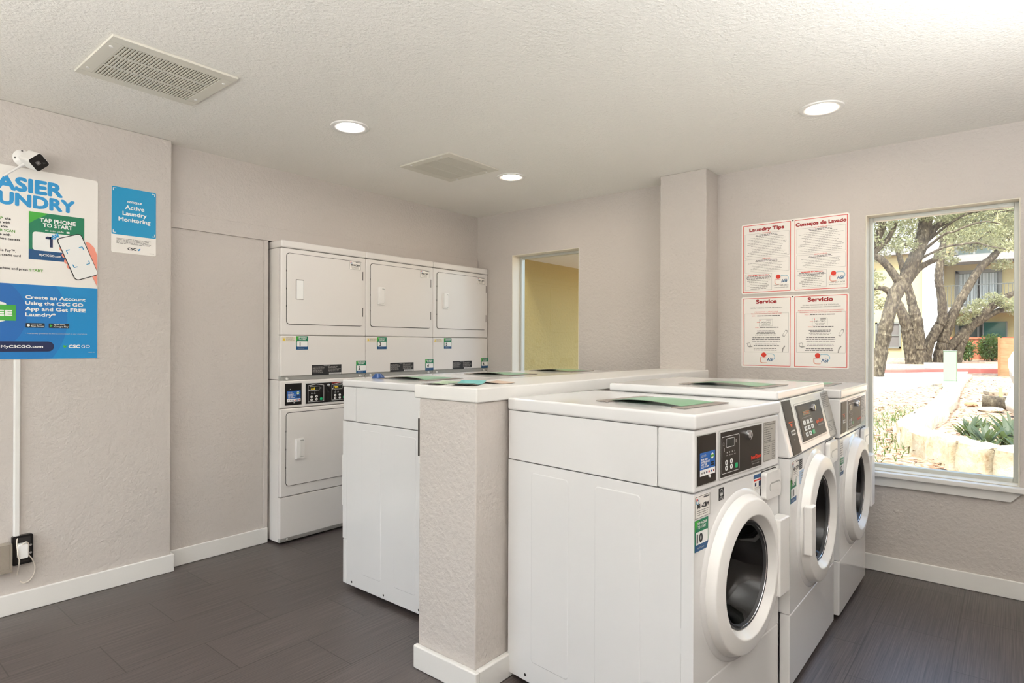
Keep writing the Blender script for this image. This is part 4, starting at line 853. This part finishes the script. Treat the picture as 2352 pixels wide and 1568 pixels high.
# loose leaves and weeds on the ground: nobody could count them
m = MB(); V = []; F = []; MI = []
for i in range(5200):
    x = 4.6 + 16 * rng.random() ** 1.6; y = rng.uniform(-1.6, 3.6) * (.4 + .05 * x); s = rng.uniform(.018, .045); a = rng.uniform(0, 2 * PI); z = gz(x) + .022 + rng.uniform(0, .02); b = len(V); dz = rng.uniform(-.4, .4, 2) * s
    c_, s_ = math.cos(a) * s, math.sin(a) * s; V += [(x - c_, y - s_, z), (x + .5 * s_, y - .5 * c_, z + dz[0]), (x + c_, y + s_, z + dz[1]), (x - .5 * s_, y + .5 * c_, z)]; F.append((b, b + 1, b + 2, b + 3)); MI.append(i % 3)
m.mi(DRY); m.mi(DRY2); m.mi(mat('brown_dry_leaf', (112, 80, 58), .8)); m.v = V; m.f = F; m.m = MI
o = m.build('fallen_leaves', None, smooth=False); tag(o, 'brown dry leaves scattered over the ground outside the window', 'leaves', kind='stuff')
m = MB(); V = []; F = []
for i in range(1500):
    c = ((7.6, 1.35), (8.4, 1.5), (9.4, 1.3), (10.6, 1.25), (7.0, 1.2))[i % 5]; x, y = c[0] + rng.normal(0, .5), c[1] + rng.normal(0, .22); h = rng.uniform(.03, .09); a = rng.uniform(0, PI); b = len(V); w_ = .006
    V += [(x - w_ * math.cos(a), y - w_ * math.sin(a), gz(x)), (x + w_ * math.cos(a), y + w_ * math.sin(a), gz(x)), (x + rng.normal(0, .03), y + rng.normal(0, .03), gz(x) + h)]; F.append((b, b + 1, b + 2))
m.add(V, F, LEAF2); tag(m.build('sparse_grass', None, smooth=False), 'sparse green grass tufts outside the stone edging', 'grass', kind='stuff')
# utility pedestal, plywood board
t = thing('utility_pedestal', 'pale green steel utility pedestal standing at the end of the stone edging', 'utility box', (17.45, 1.08, gz(17.45)))
MB().box(-.14, .14, -.122, .122, .15, .84, UTIL).build('cabinet', t, bevel=.008); m = MB(); V = [(sx * a, sy * b_, z) for z, a, b_ in ((-.05, .19, .17), (.15, .145, .128)) for sx, sy in ((-1, -1), (1, -1), (1, 1), (-1, 1))]
m.add(V, [(i, (i + 1) % 4, 4 + (i + 1) % 4, 4 + i) for i in range(4)], mat('pale_green_skirt', (150, 174, 150), .6)).build('skirt', t, smooth=False); MB().box(-.148, .148, -.128, .128, .84, .858, UTIL).build('cap', t, bevel=.006)
t = thing('plywood_board', 'upright plywood board with an orange timber post, behind the boulders', 'board', (23.2, .0, gz(23.2)))
MB().box(0, .03, -.95, .23, -.02, 1.12, PLY).build('sheet', t, smooth=False); MB().box(-.05, .04, .23, .285, -.05, 1.15, WOODE).build('post', t, bevel=.004)
tag(MB().box(-.2, .2, -.30, .30, -.1, .10, CONC).build('concrete_slab', None, (25.6, 2.02, gz(25.6) + .12)), 'small white concrete slab left of the green utility pedestal', 'slab')
# oak trees
TIDX = [0]
def tree(label, limbs, clusters, leaf_n, base, seed, size=.085):
    t = thing('oak_tree', label, 'tree', base, 0, None); m = MB(); bx_, by_, bz_ = base; R = np.random.default_rng(seed)
    for P in limbs:
        pts = cable([(x - bx_, y - by_, z - bz_) for (x, y, z), r in P]); rr = np.interp(np.linspace(0, len(P) - 1, len(pts)), range(len(P)), [r for _, r in P]); rr = rr * (1 + .05 * R.standard_normal(len(rr)))
        m.tube(pts, list(rr), BARK, 12)
    m.build('trunk', t)
    C_ = np.array([c[:3] for c in clusters]); Rr = np.array([c[3] for c in clusters]); Wt = Rr ** 2 / (Rr ** 2).sum()
    k = R.choice(len(clusters), leaf_n, p=Wt); d = R.standard_normal((leaf_n, 3)); d /= np.linalg.norm(d, axis=1)[:, None]
    c = C_[k] + d * (Rr[k] * R.uniform(.25, 1, leaf_n) ** .6)[:, None] * np.array([1, 1, .62]) - np.array(base)
    a = R.standard_normal((leaf_n, 3)); a /= np.linalg.norm(a, axis=1)[:, None]; b = np.cross(a, R.standard_normal((leaf_n, 3))); b /= np.linalg.norm(b, axis=1)[:, None]
    s = size * R.uniform(.6, 1.3, leaf_n)[:, None]; q = np.stack([c - a * s, c + b * s * .42, c + a * s, c - b * s * .42], 1).reshape(-1, 3)
    me = bpy.data.meshes.new('foliage'); me.from_pydata(q.tolist(), [], np.arange(4 * leaf_n).reshape(-1, 4).tolist()); me.materials.append(LEAF); o = bpy.data.objects.new('foliage', me); COL.objects.link(o); o.parent = t
    tw = MB()
    for i in range(0, leaf_n, leaf_n // 110): tw.tube([C_[k[i]] - np.array(base), c[i] * .5 + .5 * (C_[k[i]] - np.array(base)) + R.normal(0, .08, 3), c[i]], [.016, .011, .005], BARK, 4, False)
    tw.build('twigs', t)
    return t
A0 = [((20.18, 3.06, .1), .27), ((20.21, 3.02, .31), .225), ((20.25, 2.96, .72), .198), ((20.32, 2.88, 1.22), .186), ((20.39, 2.8, 1.73), .183), ((20.47, 2.7, 2.3), .177), ((20.58, 2.57, 2.8), .188), ((20.74, 2.37, 3.2), .196), ((20.87, 2.22, 3.63), .188), ((20.99, 2.07, 4.01), .183), ((21.07, 1.98, 4.39), .18), ((21.11, 1.92, 4.7), .175), ((21.13, 1.9, 5.08), .164), ((21.14, 1.89, 5.59), .152), ((21.14, 1.88, 6.6), .11)]
A2 = [((21.02, 2.04, 4.1), .11), ((21.2, 1.81, 4.51), .095), ((21.34, 1.65, 4.77), .095), ((21.52, 1.42, 4.92), .088), ((21.78, 1.11, 5.12), .088), ((22.14, .67, 5.26), .082), ((22.61, .11, 5.43), .063), ((23.3, -.8, 5.8), .03)]
A3 = [((20.80, 2.28, 3.15), .09), ((21.0, 2.05, 3.53), .082), ((21.16, 1.86, 3.7), .082), ((21.31, 1.68, 3.83), .076), ((21.32, 1.66, 4.07), .045)]
A4 = [((20.70, 2.42, 3.0), .12), ((20.5, 2.66, 3.47), .107), ((20.32, 2.88, 3.79), .101), ((20.18, 3.05, 3.9), .088), ((20.0, 3.3, 3.98), .076), ((19.8, 3.8, 4.3), .05)]
A5 = [((20.05, 3.2, 3.85), .088), ((20.16, 3.08, 3.98), .088), ((20.32, 2.88, 4.23), .088), ((20.44, 2.74, 4.41), .069), ((20.6, 2.54, 4.9), .04)]
A6 = [((20.0, 3.28, 3.9), .10), ((20.18, 3.05, 4.28), .107), ((20.28, 2.93, 4.57), .107), ((20.33, 2.86, 4.82), .101), ((20.29, 2.91, 5.01), .095), ((20.19, 3.03, 5.27), .082), ((20.11, 3.13, 5.9), .05)]
tw1 = [((21.0, 2.0, 4.0), .045), ((20.3, 1.43, 4.35), .034), ((20.2, 1.17, 4.40), .03), ((20.2, .94, 4.50), .026), ((20.4, .54, 4.62), .02), ((20.6, .2, 4.55), .012)]
tw2 = [((21.0, 2.05, 3.8), .04), ((20.3, 1.43, 4.0), .030), ((20.2, .99, 4.04), .026), ((20.3, .72, 4.06), .022), ((20.5, .41, 3.96), .018), ((20.7, .1, 3.88), .012)]
tw3 = [((21.2, 1.8, 4.4), .04), ((20.9, 1.3, 4.75), .03), ((20.8, .9, 4.95), .025), ((20.8, .4, 5.0), .018), ((20.9, -.1, 4.9), .012)]
cl = [(20.6, 2.2, 5.2, .7), (20.9, 1.5, 5.2, .7), (21.3, .9, 4.9, .65), (21.4, .3, 5.0, .7), (20.9, .5, 4.4, .5), (20.7, 1.1, 4.3, .45), (21.6, -.3, 4.7, .6), (20.3, 2.9, 4.9, .55), (20.2, 3.2, 4.3, .45), (21.0, 1.9, 6.2, 1.1), (21.4, .6, 6.2, 1.1), (20.4, 3.2, 6.0, 1.1), (21.8, -.7, 5.7, .9), (20.9, .2, 4.0, .3), (20.2, 3.1, 3.3, .35), (20.5, 2.35, 4.2, .4), (21.0, 1.45, 3.9, .3)]
tree('leaning oak tree with crossing limbs, nearest the window on the left', [A0, A2, A3, A4, A5, A6, tw1, tw2, tw3], cl, 17000, (20.2, 3.03, .3), 1, .046)
B1 = [((28.66, 3.0, .3), .24), ((28.65, 3.01, .64), .225), ((28.59, 3.07, 1.19), .225), ((28.53, 3.14, 1.8), .217), ((28.46, 3.24, 2.32), .191), ((28.32, 3.4, 2.84), .173), ((28.2, 3.55, 3.18), .156), ((27.98, 3.81, 3.53), .104), ((27.72, 4.12, 3.6), .095), ((27.54, 4.4, 3.5), .06)]
B2 = [((28.79, 2.83, .2), .36), ((28.79, 2.83, .5), .312), ((28.79, 2.83, 1.11), .277), ((28.78, 2.85, 1.71), .269), ((28.73, 2.9, 2.32), .225), ((28.65, 3.0, 2.93), .173), ((28.57, 3.09, 3.41), .147), ((28.47, 3.21, 3.96), .13), ((28.25, 3.48, 5.2), .08)]
cl = [(27.9, 4.1, 3.0, .5), (27.9, 4.4, 3.6, .6), (28.2, 3.5, 5.6, .9), (28.2, 4.4, 5.2, .9), (28.3, 2.6, 6.2, 1.0), (28.0, 4.0, 6.8, 1.2), (28.4, 3.4, 7.4, 1.2), (28, 4.6, 2.6, .4)]
tree('stout twin stemmed oak tree just behind the leaning one', [B1, B2], cl, 8000, (28.7, 2.92, .4), 2, .06)
C1 = [((30.85, 2.7, .3), .2), ((30.85, 2.7, .54), .184), ((30.85, 2.7, 1.0), .184), ((30.92, 2.61, 1.46), .184), ((31.08, 2.42, 1.93), .193), ((31.23, 2.23, 2.39), .184), ((31.24, 2.22, 3.03), .166), ((31.19, 2.28, 3.68), .156), ((31.14, 2.34, 4.14), .156), ((31.18, 2.3, 4.69), .147), ((31.22, 2.24, 5.24), .14), ((31.28, 2.17, 5.89), .11), ((31.33, 2.12, 7.2), .06)]
C2 = [((31.17, 2.32, .2), .27), ((31.18, 2.3, .6), .239), ((31.22, 2.24, 1.19), .23), ((31.31, 2.13, 1.74), .203), ((31.43, 1.99, 2.2), .193), ((31.63, 1.75, 2.94), .175), ((31.85, 1.48, 3.55), .166), ((32.08, 1.2, 4.18), .156), ((32.32, .92, 4.69), .156), ((32.6, .58, 5.06), .138), ((32.83, .3, 5.62), .092), ((32.95, .16, 6.6), .05)]
C3 = [((31.25, 2.2, .6), .17), ((31.27, 2.19, .78), .166), ((31.43, 1.99, 1.19), .166), ((31.64, 1.73, 1.56), .175), ((31.9, 1.42, 2.02), .175), ((32.22, 1.04, 2.48), .175), ((32.51, .69, 2.89), .166), ((32.8, .33, 3.22), .147), ((33.19, -.13, 3.56), .092), ((33.8, -.9, 3.9), .04)]
C4 = [((31.6, 1.77, .2), .21), ((31.62, 1.76, .49), .184), ((31.69, 1.68, 1.05), .184), ((31.78, 1.56, 1.47), .175), ((31.92, 1.39, 1.87), .156), ((32.13, 1.14, 2.21), .147), ((32.72, .43, 2.76), .11), ((33.25, -.21, 3.04), .083), ((33.8, -1.0, 3.3), .04)]
cl = [(31.6, 1.55, 2.35, .34), (31.7, 1.3, 2.75, .42), (31.9, 1.0, 3.05, .40), (32.3, .55, 3.35, .36), (32.5, .1, 3.1, .40), (32.6, -.2, 2.8, .4), (32.4, .8, 5.9, .8), (31.5, 1.9, 6.2, .9), (32.7, .0, 5.8, .9), (32.6, .3, 4.7, .45), (31.6, 1.95, 4.9, .35), (32.8, -.6, 6.8, 1.2), (31.8, 1.6, 7.4, 1.3), (32.1, 1.3, 5.6, .6)]
tree('oak tree of four spreading trunks in front of the balcony', [C1, C2, C3, C4], cl, 12000, (31.3, 2.1, .45), 3, .062)
def bush(x, y, w_, h, n_, seed, label):
    t = thing('bush', label, 'bush', (x, y, gz(x))); R = np.random.default_rng(seed); m = MB()
    for i in range(9): a = R.uniform(0, 2 * PI); m.tube([(0, 0, -.05), (.2 * w_ * math.cos(a), .2 * w_ * math.sin(a), h * .5), (.35 * w_ * math.cos(a), .35 * w_ * math.sin(a), h * .8)], [.02, .014, .006], BARK, 5, False)
    m.build('stems', t)
    d = R.standard_normal((n_, 3)); d /= np.linalg.norm(d, axis=1)[:, None]; c = d * (R.uniform(.2, 1, n_) ** .5)[:, None] * np.array([w_ / 2, w_ / 2, h / 2]) * (1 + .15 * np.sin(7 * d[:, :1])) + np.array([0, 0, h * .5])
    c[:, 2] = np.maximum(c[:, 2], .02)
    a = d + R.normal(0, .6, (n_, 3)); a /= np.linalg.norm(a, axis=1)[:, None]; b = np.cross(a, R.standard_normal((n_, 3))); b /= np.linalg.norm(b, axis=1)[:, None]; s = .075 * R.uniform(.6, 1.2, n_)[:, None]
    q = np.stack([c - a * s, c + b * s * .35, c + a * s, c - b * s * .35], 1).reshape(-1, 3); me = bpy.data.meshes.new('foliage'); me.from_pydata(q.tolist(), [], np.arange(4 * n_).reshape(-1, 4).tolist()); me.materials.append(LEAF2); o = bpy.data.objects.new('foliage', me); COL.objects.link(o); o.parent = t
bush(34.0, 1.56, .75, 1.0, 1300, 5, 'small light green bush at the left end of the red fence')
bush(34.5, .62, 1.15, 1.15, 2200, 6, 'round green bush in front of the red fence, beside the plywood board')
# the apartment house
t = thing('apartment_building', 'pale yellow apartment building with a railed balcony behind the trees', 'building', (37, 2, .6)); X_, Y_, Z_ = 37, 2, .6
def bb(m, x0, x1, y0, y1, z0, z1, mm): return m.box(x0 - X_, x1 - X_, y0 - Y_, y1 - Y_, z0 - Z_, z1 - Z_, mm)
bb(MB(), 37, 45, 3.43, 14, -.2, 6.2, YELLOW).build('side_wing', t, smooth=False)
bb(MB(), 36.8, 45, 2.62, 3.43, -.2, 9.5, WHITEF).build('white_tower', t, smooth=False)
bb(MB(), 38.1, 45, -9, 2.62, -.2, 9.5, YELLOW).build('balcony_wall', t, smooth=False)
m = MB(); V = [(36.6 - X_, y - Y_, 6.15 - Z_) for y in (3.6, 14)] + [(40.5 - X_, y - Y_, 8.4 - Z_) for y in (3.6, 14)] + [(36.6 - X_, y - Y_, 6.0 - Z_) for y in (3.6, 14)] + [(40.5 - X_, y - Y_, 6.0 - Z_) for y in (3.6, 14)]
m.add(V, [(0, 1, 3, 2), (4, 6, 7, 5), (0, 4, 5, 1), (2, 3, 7, 6), (0, 2, 6, 4), (1, 5, 7, 3)], GREYR).build('roof', t, smooth=False)
for z0, z1 in ((5.40, 5.72), (2.92, 3.20)): bb(MB(), 36.7, 38.1, -9, 2.60, z0, z1, GREYR).build('balcony_slab', t, smooth=False)
def hwin(y0, y1, z0, z1, x, pm, mid, fr=.09):
    f = MB()
    for a in ((y0, y1, z0, z0 + fr), (y0, y1, z1 - fr, z1), (y0, y0 + fr, z0, z1), (y1 - fr, y1, z0, z1)): bb(f, x - .08, x, *a, GREYF)
    if mid == 'h': bb(f, x - .07, x, y0, y1, (z0 + z1) / 2 - .03, (z0 + z1) / 2 + .03, GREYF)
    if mid == 'v': bb(f, x - .07, x, (y0 + y1) / 2 - .04, (y0 + y1) / 2 + .04, z0, z1, GREYF)
    o = f.build('window', t, smooth=False)
    bb(MB(), x - .03, x - .02, y0 + fr, y1 - fr, z0 + fr, z1 - fr, pm).build('pane', o, smooth=False); return o
hwin(4.36, 5.52, 1.15, 2.52, 37, mat('grey_house_screen', (116, 110, 108), .4), 'h')
sd = hwin(.30, 2.16, 3.2, 5.10, 38.1, DGLASS, 'v', .16); m = MB()
for i in range(26): y = .50 + 1.5 * i / 26; bb(m, 38.03, 38.06, y, y + .042, 3.4, 4.92, BLIND)
m.build('blinds', sd, smooth=False)
hwin(.30, 2.16, .7, 2.5, 38.1, DGLASS, 'v', .14); hwin(.10, 1.05, 1.60, 2.5, 37.9, TEALREFL, '', .04); hwin(.6, 2.2, 5.75, 7.8, 38.1, DGLASS, 'v', .16)  # the teal pane paints a reflection in the near window glass
m = MB()
for z in (3.30, 4.24): bb(m, 36.74, 36.78, -9, 2.6, z, z + .04, RAIL)
for i in range(80): y = -9 + .146 * i; bb(m, 36.75, 36.77, y, y + .022, 3.2, 4.24, RAIL)
m.build('railing', t, smooth=False)
t = thing('patio_fence', 'red brown board fence below the balcony', 'fence', (35.6, .9, gz(35.6)))
m = MB()
for i in range(30): y = 1.30 - .155 * i; m.box(0, .03, y - .15, y, -.05, .98, FENCE)
m.build('boards', t, bevel=.008); MB().box(-.04, .07, -3.4, 1.34, .98, 1.06, FENCE).build('top_rail', t, smooth=False)
